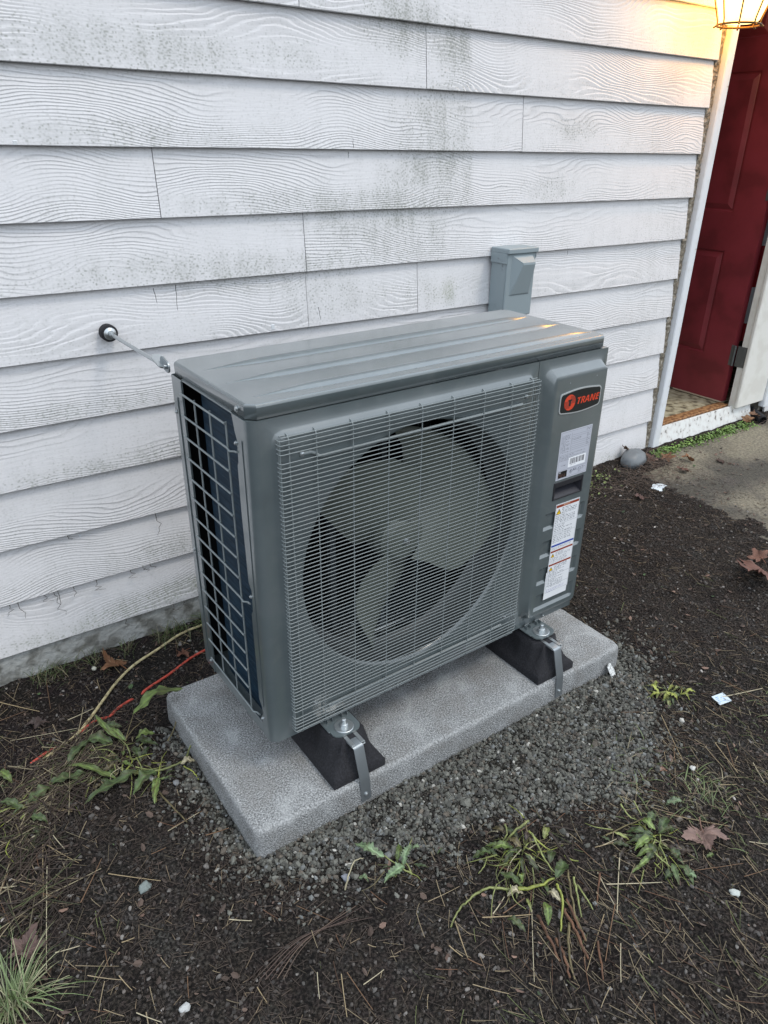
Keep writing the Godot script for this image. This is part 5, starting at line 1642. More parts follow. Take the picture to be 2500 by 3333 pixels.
func maple(at: Vector3, size: float, turn: float, tilt: Vector2, col: Color, label: String, sd: int, curl := 0.25, group := "") -> void:
	var g := RandomNumberGenerator.new(); g.seed = sd
	var p := V(at.x, ground(at.x, at.z) + at.y, at.z)
	if at.x > 2.75: p.y = 0.0885 + at.y
	var t := thing("dead_leaf", label, "leaf", p, group)
	# five lobes with teeth between deep bays
	var out := []
	var lobes := [[-2.25 + g.randf_range(-0.15, 0.15), g.randf_range(0.5, 0.75)], [-1.2 + g.randf_range(-0.15, 0.15), g.randf_range(0.7, 0.95)], [0.0, 1.0], [1.2 + g.randf_range(-0.15, 0.15), g.randf_range(0.7, 0.95)], [2.25 + g.randf_range(-0.15, 0.15), g.randf_range(0.5, 0.75)]]
	for i in lobes.size():
		var a: float = lobes[i][0]
		var r: float = lobes[i][1]
		if i == 0: out.append(Vector2(-2.95, 0.22))
		out.append(Vector2(a - 0.42, r * 0.52)); out.append(Vector2(a - 0.34, r * 0.66)); out.append(Vector2(a - 0.26, r * 0.62)); out.append(Vector2(a - 0.14, r * 0.86)); out.append(Vector2(a - 0.08, r * 0.84))
		out.append(Vector2(a, r))
		out.append(Vector2(a + 0.08, r * 0.84)); out.append(Vector2(a + 0.14, r * 0.86)); out.append(Vector2(a + 0.26, r * 0.62)); out.append(Vector2(a + 0.34, r * 0.66)); out.append(Vector2(a + 0.42, r * 0.52))
		if i < 4: out.append(Vector2((a + lobes[i + 1][0]) * 0.5, 0.56))
		else: out.append(Vector2(2.95, 0.22))
	var st := begin()
	smooth(st)
	var ph := g.randf() * 6.0
	var f := func(a: float, r: float) -> Vector3:
		var x := sin(a) * r * size
		var y := cos(a) * r * size
		var h := curl * size * (0.6 * r * r * sin(a * 2.0 + ph) + 0.35 * r * r * cos(a * 3.0 + ph * 2.0) + 0.5 * r * r) - 0.06 * size * cos(a * 5.0) * r + size * 0.30 * n_mid.get_noise_2d(x * 1.1 / (size * 12.0) + sd, y * 1.1 / (size * 12.0)) + size * 0.08 * n_fine.get_noise_2d(x * 0.5 / (size * 12.0) + sd, y * 0.5 / (size * 12.0))
		return V(x, h, -y)
	var N := out.size()
	var rad := [0.0, 0.3, 0.55, 0.8, 1.0]
	for i in N:
		var a: Vector2 = out[i]
		var b: Vector2 = out[(i + 1) % N]
		if i == N - 1: b = Vector2(out[0].x + TAU, out[0].y)
		for k in 4:
			for e in [[a, k], [b, k + 1], [b, k], [a, k], [a, k + 1], [b, k + 1]]:
				var q: Vector2 = e[0]
				var rr: float = rad[e[1]] * q.y
				var m := 0.8 + 0.35 * n_fine.get_noise_2d(q.x * 0.06 + sd, rr * 0.2) + 0.35 * n_mid.get_noise_2d(q.x * 0.3 + sd, rr)
				if fposmod(q.x + 0.05, 1.25) < 0.1: m *= 1.2
				st.set_color(Color(col.r * m, col.g * m, col.b * m))
				st.add_vertex(f.call(q.x, rr))
	var bl := obj("leaf_blade", done(st), M.dry, t)
	bl.rotation = V(tilt.x, turn, tilt.y)
	st = begin()
	tube(st, smooth_path([V(0, 0.001, 0), V(0.02 * size, 0.05 * size, 0.3 * size), V(-0.05 * size, 0.02 * size, 0.75 * size)], 5), 0.0014, 5, 0.0018, Color(col.r * 0.8, col.g * 0.7, col.b * 0.6))
	var sk := obj("stalk", done(st), M.dry, t)
	sk.rotation = V(tilt.x * 0.5, turn, 0)

func pebble_mesh(sd: int, rough := 0.18, sub := 1) -> ArrayMesh:
	var n := noise(sd, 0.9, 2)
	var s := SphereMesh.new()
	s.radial_segments = 7 + 5 * sub
	s.rings = 4 + 3 * sub
	s.radius = 1.0
	s.height = 2.0
	var a := s.get_mesh_arrays()
	var v: PackedVector3Array = a[Mesh.ARRAY_VERTEX]
	for i in v.size(): v[i] *= 1.0 + rough * n.get_noise_3dv(v[i] * 1.4)
	var st := begin()
	smooth(st)
	var id: PackedInt32Array = a[Mesh.ARRAY_INDEX]
	for i in id: st.add_vertex(v[i])
	return done(st)

# a chip of crushed stone with flat faces
func chip_mesh(sd: int) -> ArrayMesh:
	var g := RandomNumberGenerator.new(); g.seed = sd
	var t := (1.0 + sqrt(5.0)) / 2.0
	var v := []
	for p in [[-1, t, 0], [1, t, 0], [-1, -t, 0], [1, -t, 0], [0, -1, t], [0, 1, t], [0, -1, -t], [0, 1, -t], [t, 0, -1], [t, 0, 1], [-t, 0, -1], [-t, 0, 1]]:
		v.append(V(p[0], p[1], p[2]).normalized() * g.randf_range(0.6, 1.28))
	var st := begin()
	flat(st)
	for f in [[0, 11, 5], [0, 5, 1], [0, 1, 7], [0, 7, 10], [0, 10, 11], [1, 5, 9], [5, 11, 4], [11, 10, 2], [10, 7, 6], [7, 1, 8], [3, 9, 4], [3, 4, 2], [3, 2, 6], [3, 6, 8], [3, 8, 9], [4, 9, 5], [2, 4, 11], [6, 2, 10], [8, 6, 7], [9, 8, 1]]:
		tri(st, v[f[0]], v[f[1]], v[f[2]])
	return done(st)

func scatter(called: String, label: String, kind: String, mesh: Mesh, m: Material, places: Array) -> void:
	var mm := MultiMesh.new()
	mm.transform_format = MultiMesh.TRANSFORM_3D
	mm.use_colors = true
	mm.mesh = mesh
	mm.instance_count = places.size()
	for i in places.size():
		mm.set_instance_transform(i, places[i][0])
		mm.set_instance_color(i, places[i][1])
	var o := MultiMeshInstance3D.new()
	o.multimesh = mm
	o.material_override = m
	o.name = numbered(called)
	add_child(o)
	tag(o, label, kind)
	o.set_meta("kind", "stuff")

func stick(a: Vector3, b: Vector3, rad: float) -> Transform3D:
	# turns the unit stick (along x, from -0.5 to 0.5) to lie between two points
	var d := b - a
	var x := d.normalized()
	var z := x.cross(Vector3.UP).normalized()
	var y := z.cross(x)
	return Transform3D(Basis(x * d.length(), y * rad, z * rad), (a + b) * 0.5)

func stick_mesh(bend: float, sides := 5) -> ArrayMesh:
	var st := begin()
	var pts := []
	for i in 6:
		var t := i / 5.0
		pts.append(V(t - 0.5, 0, 0))
	var ring := []
	for i in 6:
		var t := i / 5.0
		var a := []
		for k in sides:
			var an := TAU * k / sides
			var w := 1.0 - 0.35 * t
			a.append(V(t - 0.5, cos(an) * w, sin(an) * w + bend * 4.0 * t * (1.0 - t)))
		ring.append(a)
	smooth(st)
	for i in 5:
		for k in sides:
			var j := (k + 1) % sides
			quad(st, ring[i][k], ring[i + 1][k], ring[i + 1][j], ring[i][j])
	flat(st)
	for k in range(1, sides - 1):
		tri(st, ring[0][0], ring[0][k], ring[0][k + 1])
		tri(st, ring[5][0], ring[5][k + 1], ring[5][k])
	return done(st)

func blade_mesh() -> ArrayMesh:
	# one grass blade, one unit tall, bending over towards +x
	var st := begin()
	smooth(st)
	var n := 6
	for i in n:
		var t := float(i) / n
		var u := float(i + 1) / n
		var f := func(q: float, s: float) -> Vector3: return V(0.45 * q * q, q * (1.0 - 0.25 * q * q), s * 0.5 * (1.0 - q * q))
		quad(st, f.call(t, 1.0), f.call(t, -1.0), f.call(u, -1.0), f.call(u, 1.0))
	return done(st)

var bed := PackedVector2Array([Vector2(0.17, 0.50), Vector2(0.155, 0.70), Vector2(0.165, 0.957), Vector2(0.21, 1.085), Vector2(0.34, 1.155), Vector2(0.49, 1.2), Vector2(0.575, 1.24), Vector2(0.716, 1.225), Vector2(0.908, 1.31), Vector2(1.058, 1.385), Vector2(1.229, 1.37), Vector2(1.391, 1.26), Vector2(1.50, 1.15), Vector2(1.60, 1.04), Vector2(1.60, 0.92), Vector2(1.5, 0.9), Vector2(1.5, 0.5)])

func on_slab(x: float, z: float, m := 0.0) -> bool:
	return x > 0.2055 - m and x < 1.528 + m and z > 0.405 - m and z < 1.0165 + m

func build_ground() -> void:
	# one sheet, fine where the photograph looks, coarse out to the horizon
	var xs := []
	var zs := []
	for e in [[-400.0, 4], [-60.0, 4], [-12.0, 5], [-3.0, 8]]:
		for i in e[1]: xs.append(lerpf(e[0], {-400.0: -60.0, -60.0: -12.0, -12.0: -3.0, -3.0: -0.7}[e[0]], float(i) / e[1]))
	var x := -0.7
	while x < 2.95:
		xs.append(x); x += 0.0085
	while x < 4.4:
		xs.append(x); x += 0.03
	for v in [4.6, 5.2, 6.0, 8.0, 12.0, 25.0, 60.0, 150.0, 400.0]: zs.append(v)
	xs += zs
	zs = []
	for v in [-400.0, -120.0, -40.0, -12.0, -5.0, -2.0, -0.9, -0.4]: zs.append(v)
	var z := -0.16
	while z < 2.0:
		zs.append(z); z += 0.0085
	for v in [2.05, 2.12, 2.22, 2.4, 2.7, 3.2, 4.0, 5.5, 8.0, 12.0, 25.0, 60.0, 150.0, 400.0]: zs.append(v)
	var nx := xs.size()
	var nz := zs.size()
	var P := PackedVector3Array(); P.resize(nx * nz)
	var N := PackedVector3Array(); N.resize(nx * nz)
	var Cc := PackedColorArray(); Cc.resize(nx * nz)
	for i in nx:
		for j in nz:
			var px: float = xs[i]
			var pz: float = zs[j]
			var y := ground(px, pz) if pz > -0.2 else -0.05
			P[i * nz + j] = V(px, y, pz)
			# soil: near black where it was dug and is wet, browner by the path, grey and sandy in trodden spots
			var w := 0.5 + 0.5 * n_big.get_noise_2d(px * 0.8 + 4.0, pz * 0.8)
			var f := n_mid.get_noise_2d(px * 0.6, pz * 0.6 + 7.0)
			var c := Color(0.044, 0.037, 0.032).lerp(Color(0.072, 0.060, 0.052), w)
			c = c.lerp(Color(0.066, 0.052, 0.043), 0.7 * ss(1.5, 2.3, px) * (1.0 - ss(0.9, 1.5, pz)))
			c = c.lerp(Color(0.078, 0.077, 0.073), 0.6 * ss(0.1, 0.5, f) * ss(0.55, 0.7, pz))
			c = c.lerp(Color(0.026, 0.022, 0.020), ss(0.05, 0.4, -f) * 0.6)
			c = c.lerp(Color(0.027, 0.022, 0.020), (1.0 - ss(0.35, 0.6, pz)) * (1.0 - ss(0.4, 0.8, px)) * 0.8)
			var inbed := 1.0 if Geometry2D.is_point_in_polygon(Vector2(px, pz), bed) else 0.0
			if inbed > 0.0: c = Color(0.085, 0.083, 0.072).lerp(c, 0.25)
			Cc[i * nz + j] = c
	for i in nx:
		for j in nz:
			var a := P[mini(i + 1, nx - 1) * nz + j] - P[maxi(i - 1, 0) * nz + j]
			var b := P[i * nz + mini(j + 1, nz - 1)] - P[i * nz + maxi(j - 1, 0)]
			N[i * nz + j] = b.cross(a).normalized()
	var ids := PackedInt32Array(); ids.resize((nx - 1) * (nz - 1) * 6)
	var q := 0
	for i in nx - 1:
		for j in nz - 1:
			var a := i * nz + j
			for e in [a, a + nz, a + nz + 1, a, a + nz + 1, a + 1]:
				ids[q] = e; q += 1
	var arr := []
	arr.resize(Mesh.ARRAY_MAX)
	arr[Mesh.ARRAY_VERTEX] = P
	arr[Mesh.ARRAY_NORMAL] = N
	arr[Mesh.ARRAY_COLOR] = Cc
	arr[Mesh.ARRAY_INDEX] = ids
	var me := ArrayMesh.new()
	me.add_surface_from_arrays(Mesh.PRIMITIVE_TRIANGLES, arr)
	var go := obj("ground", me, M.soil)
	tag(go, "dark brown bare soil of the yard in front of the wall", "soil")
	go.set_meta("kind", "structure")
	# the concrete path by the door
	var st := begin()
	flat(st)
	var ps := []
	var pz2 := []
	for i in 90: ps.append(2.6 + 0.035 * i)
	for i in 90: pz2.append(0.02 + 0.035 * i)
	for i in ps.size() - 1:
		for j in pz2.size() - 1:
			for e in [[i, j + 1], [i + 1, j], [i + 1, j + 1], [i, j + 1], [i, j], [i + 1, j]]:
				var X: float = ps[e[0]]
				var Z: float = pz2[e[1]]
				var w := n_big.get_noise_2d(X * 0.9 + 2.0, Z * 0.9 - 3.0) + 0.5 * n_mid.get_noise_2d(X * 0.5, Z * 0.5)
				var band := exp(-pow((Z - 0.42 - (X - 2.7) * 0.12) / 0.16, 2.0)) * (1.0 - 0.25 * ss(3.0, 3.9, X))
				var dirt := clampf(band * 0.95 + 0.45 * ss(-0.05, 0.4, w) + 0.7 * (1.0 - ss(2.72, 2.85, X)) * 0.5 + 0.35 * (1.0 - ss(0.06, 0.12, Z)), 0.0, 0.95)
				st.set_color(Color(0.27, 0.24, 0.175).lerp(Color(0.075, 0.066, 0.056), dirt))
				st.add_vertex(V(X, 0.088 + 0.0012 * n_mid.get_noise_2d(X, Z), Z))
	var pm := obj("path", done(st), M.path)
	tag(pm, "old concrete path in front of the doorway, stained with soil", "path")
	pm.set_meta("kind", "structure")

func soil_y(x: float, z: float) -> float:
	return maxf(ground(x, z), 0.0885 if x > 2.6 and z > 0.02 else -9.0)

func build_litter() -> void:
	var g := RandomNumberGenerator.new(); g.seed = 99
	var rnd := func(lo: float, hi: float) -> float: return g.randf_range(lo, hi)
	# crushed gravel
	var pl := []
	while pl.size() < 15000:
		var x: float = rnd.call(0.05, 1.85)
		var z: float = rnd.call(0.45, 1.6)
		if on_slab(x, z, -0.012): continue
		var p := Vector2(x, z) + Vector2(n_mid.get_noise_2d(x, z), n_mid.get_noise_2d(z, x)) * 0.05
		if not Geometry2D.is_point_in_polygon(p, bed):
			# it thins out into the soil
			var far := 9.0
			for i in bed.size() - 1: far = minf(far, Geometry2D.get_closest_point_to_segment(p, bed[i], bed[i + 1]).distance_to(p))
			if g.randf() > 0.35 * exp(-far / 0.045): continue
		elif n_mid.get_noise_2d(x * 1.3 + 9.0, z * 1.3) < -0.22 and g.randf() < 0.6: continue
		var s: float = 0.0038 * exp(rnd.call(-0.8, 0.75))
		if g.randf() < 0.05: s *= 1.5
		var b := Basis.from_euler(V(rnd.call(0, TAU), rnd.call(0, TAU), rnd.call(0, TAU))) * Basis.from_scale(V(s * rnd.call(0.8, 1.5), s * rnd.call(0.5, 0.9), s * rnd.call(0.75, 1.2)))
		var k: float = rnd.call(0.5, 1.5)
		var c := Color(0.104, 0.103, 0.088)
		var w := g.randf()
		if w < 0.12: c = Color(0.10, 0.085, 0.068)
		elif w < 0.2: c = Color(0.14, 0.145, 0.14)
		elif w < 0.22: c = Color(0.30, 0.29, 0.26)
		elif w < 0.42: c = Color(0.065, 0.062, 0.055)
		pl.append([Transform3D(b, V(x, ground(x, z) + rnd.call(-0.001, 0.0045), z)), Color(c.r * k, c.g * k, c.b * k)])
	scatter("gravel", "dark grey crushed gravel spread in front of the concrete slab", "gravel", chip_mesh(7), M.stone, pl)
	# crumbs of soil
	pl = []
	while pl.size() < 15000:
		var x: float = rnd.call(-0.5, 2.75)
		var z: float = rnd.call(-0.02, 1.95)
		if on_slab(x, z, 0.005): continue
		if g.randf() > 0.35 + 0.65 * ss(-0.1, 0.25, n_mid.get_noise_2d(x * 0.7 + 3.0, z * 0.7)): continue
		if Geometry2D.is_point_in_polygon(Vector2(x, z), bed): continue
		var s: float = 0.0026 * exp(rnd.call(-0.6, 0.75))
		var b := Basis.from_euler(V(rnd.call(0, TAU), rnd.call(0, TAU), 0)) * Basis.from_scale(V(s * rnd.call(0.8, 1.4), s * rnd.call(0.6, 1), s))
		var k: float = rnd.call(0.5, 1.7)
		if g.randf() < 0.06: k *= 2.0
		pl.append([Transform3D(b, V(x, ground(x, z) + s * 0.2, z)), Color(0.050 * k, 0.043 * k, 0.038 * k)])
	scatter("soil_crumbs", "loose dark crumbs of soil lying over the yard", "soil", chip_mesh(8), M.stone, pl)
	# small stones in the soil
	pl = []
	while pl.size() < 1150:
		var x: float = rnd.call(-0.45, 2.9)
		var z: float = rnd.call(0.0, 1.95)
		if on_slab(x, z, 0.01): continue
		if Geometry2D.is_point_in_polygon(Vector2(x, z), bed) and g.randf() < 0.9: continue
		var s: float = 0.0028 * exp(rnd.call(-0.5, 0.75))
		var b := Basis.from_euler(V(rnd.call(-0.4, 0.4), rnd.call(0, TAU), rnd.call(-0.4, 0.4))) * Basis.from_scale(V(s * rnd.call(1.0, 1.6), s * 0.7, s))
		var k: float = rnd.call(0.35, 1.1)
		if g.randf() < 0.05: k = rnd.call(1.5, 2.4)
		pl.append([Transform3D(b, V(x, soil_y(x, z) + s * 0.25, z)), Color(0.19 * k, 0.175 * k, 0.16 * k)])
	scatter("small_stones", "small pale and grey stones sprinkled over the soil", "stones", pebble_mesh(5, 0.6, 0), M.stone, pl)
	# dark root fibres, the matted layer
	pl = []
	var fib := stick_mesh(0.0, 4)
	while pl.size() < 26000:
		var x: float = rnd.call(-0.5, 3.0)
		var z: float = rnd.call(0.0, 1.95)
		if on_slab(x, z, 0.02): continue
		var inbed := Geometry2D.is_point_in_polygon(Vector2(x, z), bed)
		if inbed and g.randf() < 0.97: continue
		if x > 2.65 and g.randf() < 0.75: continue
		if g.randf() > 0.25 + 0.75 * ss(-0.15, 0.3, n_mid.get_noise_2d(x * 0.45 - 2.0, z * 0.45)): continue
		var a: float = rnd.call(0, TAU)
		var l: float = 0.016 * exp(rnd.call(-0.7, 0.9))
		var d := V(cos(a), 0, sin(a)) * l * 0.5
		var y := soil_y(x, z) + 0.002
		var k: float = rnd.call(0.5, 1.7)
		var c := Color(0.050 * k, 0.036 * k, 0.027 * k)
		if g.randf() < 0.14: c = Color(0.13 * k, 0.095 * k, 0.06 * k)
		pl.append([stick(V(x, y + rnd.call(-0.003, 0.006), z) - d, V(x, y + rnd.call(-0.003, 0.006), z) + d, rnd.call(0.0005, 0.0011)), c])
	scatter("root_fibres", "matted dark root fibres and twigs lying over the soil", "plant litter", fib, M.dry, pl)
	# pale chopped straw
	pl = []
	while pl.size() < 3200:
		var x: float = rnd.call(-0.5, 2.2)
		var z: float = rnd.call(0.05, 1.95)
		if on_slab(x, z, 0.03): continue
		if Geometry2D.is_point_in_polygon(Vector2(x, z), bed) and g.randf() < 0.985: continue
		var dens := 0.10 + 0.9 * ss(0.9, 1.6, x * 0.75 + z * 0.75 - 0.25) * ss(1.1, 1.4, z)
		if x < 0.15: dens = maxf(dens, 0.75 * (1.0 - ss(-0.25, -0.05, x)))
		if g.randf() > dens: continue
		var a: float = rnd.call(0.5, 2.6)
		if x > 0.5: a = rnd.call(0.9, 2.2) + (rnd.call(-1.2, 1.2) if g.randf() < 0.4 else 0.0)
		var l: float = 0.040 * exp(rnd.call(-0.9, 0.8))
		var d := V(cos(a), 0, sin(a)) * l * 0.5
		var y := soil_y(x, z) + 0.004
		var k: float = rnd.call(0.12, 0.85)
		var c := Color(0.36 * k, 0.285 * k, 0.175 * k)
		if g.randf() < 0.2: c = Color(0.17 * k, 0.085 * k, 0.045 * k)
		elif g.randf() < 0.15: c = Color(0.17 * k, 0.2 * k, 0.07 * k)
		pl.append([stick(V(x, y + rnd.call(-0.003, 0.008), z) - d, V(x, y + rnd.call(-0.003, 0.008), z) + d, rnd.call(0.0004, 0.0011)), c])
	# the raked heap of dark stalks along the left edge
	while pl.size() < 3950:
		var t: float = rnd.call(0, 1)
		var x: float = lerpf(-0.32, 0.02, t) + g.randfn(0, 0.04)
		var z: float = lerpf(0.62, 0.42, t) + g.randfn(0, 0.055)
		if t < 0.3: z += 0.35 * pow(g.randf(), 1.5)
		var a: float = -0.62 + g.randfn(0, 0.42) + (1.5 if g.randf() < 0.3 else 0.0)
		var l: float = rnd.call(0.04, 0.16)
		var d := V(cos(a), 0, sin(a)) * l * 0.5
		var y := soil_y(x, z) + 0.003
		var k: float = rnd.call(0.3, 1.0)
		var c := Color(0.075 * k, 0.052 * k, 0.038 * k)
		var w := g.randf()
		if w < 0.2: c = Color(0.32 * k, 0.27 * k, 0.17 * k)
		elif w < 0.3: c = Color(0.10 * k, 0.115 * k, 0.045 * k)
		pl.append([stick(V(x, y + rnd.call(0.0, 0.016), z) - d, V(x, y + rnd.call(0.0, 0.016), z) + d, rnd.call(0.0007, 0.0016)), c])
	scatter("chopped_straw", "pale chopped straw and dry grass stems strewn over the soil", "straw", stick_mesh(0.9, 5), M.dry, pl)
	# crumbled leaves
	pl = []
	var st := begin()
	flat(st)
	var o := [V(-1, 0.2, 0.1), V(-0.4, 0, 0.7), V(0.5, 0.15, 0.6), V(1, 0.3, -0.1), V(0.3, 0, -0.6), V(-0.6, 0.1, -0.5)]
	for i in range(1, 5): tri(st, o[0], o[i], o[i + 1])
	var fl := done(st)
	while pl.size() < 1300:
		var x: float = rnd.call(-0.45, 3.4)
		var z: float = rnd.call(0.03, 1.95)
		if on_slab(x, z, 0.01): continue
		if Geometry2D.is_point_in_polygon(Vector2(x, z), bed) and g.randf() < 0.95: continue
		var s: float = 0.006 * exp(rnd.call(-0.6, 0.75))
		var b := Basis.from_euler(V(rnd.call(-0.5, 0.5), rnd.call(0, TAU), rnd.call(-0.5, 0.5))) * Basis.from_scale(V(s, s, s * rnd.call(0.5, 1.0)))
		var k: float = rnd.call(0.4, 1.5)
		var c := Color(0.075 * k, 0.050 * k, 0.038 * k)
		if g.randf() < 0.16: c = Color(0.16 * k, 0.10 * k, 0.075 * k)
		if g.randf() < 0.06: c = Color(0.06 * k, 0.10 * k, 0.04 * k)
		pl.append([Transform3D(b, V(x, soil_y(x, z) + 0.004, z)), c])
	scatter("leaf_crumbs", "crumbled bits of brown leaf in the soil", "plant litter", fl, M.dry, pl)
	# thin grass along the foundation and in patches
	pl = []
	var gb := blade_mesh()
	var blade := func(to: Array, x: float, z: float, h: float, w: float, lean: float, turn: float, c: Color) -> void:
		var bb := Basis(Vector3.UP, turn) * Basis(V(0, 0, 1), -lean) * Basis.from_scale(V(h, h, w))
		to.append([Transform3D(bb, V(x, soil_y(x, z) - 0.002, z)), c])
	for i in 1000:
		var x := lerpf(-0.4, 0.62, pow(g.randf(), 0.8))
		var z := 0.0 + absf(g.randfn(0.0, 0.035))
		if n_mid.get_noise_2d(x * 0.8, 5.0) < -0.15: continue
		var k: float = rnd.call(0.5, 1.2)
		var h: float = rnd.call(0.025, 0.085)
		var c := Color(0.075 * k, 0.105 * k, 0.035 * k)
		if g.randf() < 0.3: c = Color(0.16 * k, 0.14 * k, 0.08 * k)
		blade.call(pl, x, z, h, rnd.call(0.0014, 0.0026), rnd.call(0.0, 0.9), rnd.call(0, TAU), c)
	for i in 90:
		var k: float = rnd.call(0.6, 1.3)
		blade.call(pl, g.randfn(0.53, 0.05), absf(g.randfn(0.03, 0.03)), rnd.call(0.06, 0.13), 0.0024, rnd.call(0.2, 1.0), rnd.call(0, TAU), Color(0.09 * k, 0.15 * k, 0.04 * k))
	scatter("wall_grass", "thin grass growing along the foundation left of the cabinet", "grass", gb, M.leaf, pl)
	pl = []
	for i in 420:
		var k: float = rnd.call(0.5, 1.3)
		var e: Array = [[1.30, 1.50, 0.05], [1.26, 1.52, 0.04], [1.62, 1.42, 0.10], [1.45, 1.72, 0.09], [1.36, 1.82, 0.12], [1.25, 1.35, 0.07], [1.12, 1.42, 0.06]][g.randi_range(0, 6)]
		var c := Color(0.10 * k, 0.135 * k, 0.045 * k)
		if g.randf() < 0.35: c = Color(0.20 * k, 0.17 * k, 0.10 * k)
		blade.call(pl, g.randfn(e[0], e[2]), g.randfn(e[1], e[2]), rnd.call(0.03, 0.08), rnd.call(0.0016, 0.003), rnd.call(0.7, 1.45), rnd.call(0, TAU), c)
	scatter("yard_grass", "flattened thin grass in the soil at the right of the yard", "grass", gb, M.leaf, pl)
	pl = []
	for i in 150:
		var a: float = rnd.call(0, TAU)
		var r: float = absf(g.randfn(0.0, 0.02))
		var k: float = rnd.call(0.7, 1.4)
		var c := Color(0.11 * k, 0.15 * k, 0.06 * k)
		if g.randf() < 0.4: c = Color(0.26 * k, 0.26 * k, 0.15 * k)
		blade.call(pl, -0.345 + r * cos(a), 1.045 + r * sin(a), rnd.call(0.07, 0.20), rnd.call(0.0016, 0.0032), rnd.call(0.1, 1.35), a + rnd.call(-0.9, 0.9), c)
	scatter("grass_tuft", "pale green grass tuft at the lower left edge of the yard", "grass", gb, M.leaf, pl)
	# low green creeper under the sill and by the wall's right end
	pl = []
	for i in 2600:
		var x: float = rnd.call(2.96, 3.9)
		var z := 0.03 + absf(g.randfn(0.0, 0.026))
		if g.randf() > 0.35 + 0.65 * ss(-0.2, 0.2, n_mid.get_noise_2d(x * 0.6, 2.0)): continue
		var s: float = rnd.call(0.004, 0.009)
		var k: float = rnd.call(0.5, 1.3)
		pl.append([Transform3D(Basis.from_euler(V(rnd.call(-0.7, 0.7), rnd.call(0, TAU), rnd.call(-0.7, 0.7))) * Basis.from_scale(V(s, s, s)), V(x, 0.089 + rnd.call(0.0, 0.028) * (1.0 - ss(0.03, 0.1, z)), z)), Color(0.15 * k, 0.25 * k, 0.055 * k)])
	scatter("creeping_weed", "low bright green creeping weed under the white sill board", "ground cover", fl, M.leaf, pl)
	pl = []
	for i in 420:
		var x := g.randfn(2.28, 0.14)
		var z := 0.05 + absf(g.randfn(0.0, 0.06))
		var s: float = rnd.call(0.004, 0.010)
		var k: float = rnd.call(0.5, 1.3)
		pl.append([Transform3D(Basis.from_euler(V(rnd.call(-0.7, 0.7), rnd.call(0, TAU), rnd.call(-0.7, 0.7))) * Basis.from_scale(V(s, s, s)), V(x, soil_y(x, z) + rnd.call(0.0, 0.02), z)), Color(0.15 * k, 0.19 * k, 0.06 * k)])
	scatter("mossy_weed", "mossy low weed against the wall right of the cabinet", "ground cover", fl, M.leaf, pl)
	# tangle of dead stems round the grey stone and by the casing
	pl = []
	for i in 420:
		var at: Array = [[2.74, 0.13, 0.10], [2.9, 0.1, 0.07], [4.10, 0.10, 0.09], [2.55, 0.2, 0.13]][g.randi_range(0, 3)]
		var x := g.randfn(at[0], at[2])
		var z := absf(g.randfn(at[1], 0.06)) + 0.03
		var a: float = rnd.call(0, TAU)
		var l: float = rnd.call(0.03, 0.11)
		var y := soil_y(x, z)
		var k: float = rnd.call(0.5, 1.4)
		pl.append([stick(V(x, y + rnd.call(0.0, 0.03), z), V(x + cos(a) * l, y + rnd.call(0.0, 0.045), maxf(z + sin(a) * l, 0.025)), rnd.call(0.0006, 0.0012)), Color(0.13 * k, 0.095 * k, 0.075 * k)])
	scatter("dead_stems", "tangle of thin dead stems round the grey stone by the wall's end", "plant litter", stick_mesh(2.0, 4), M.dry, pl)

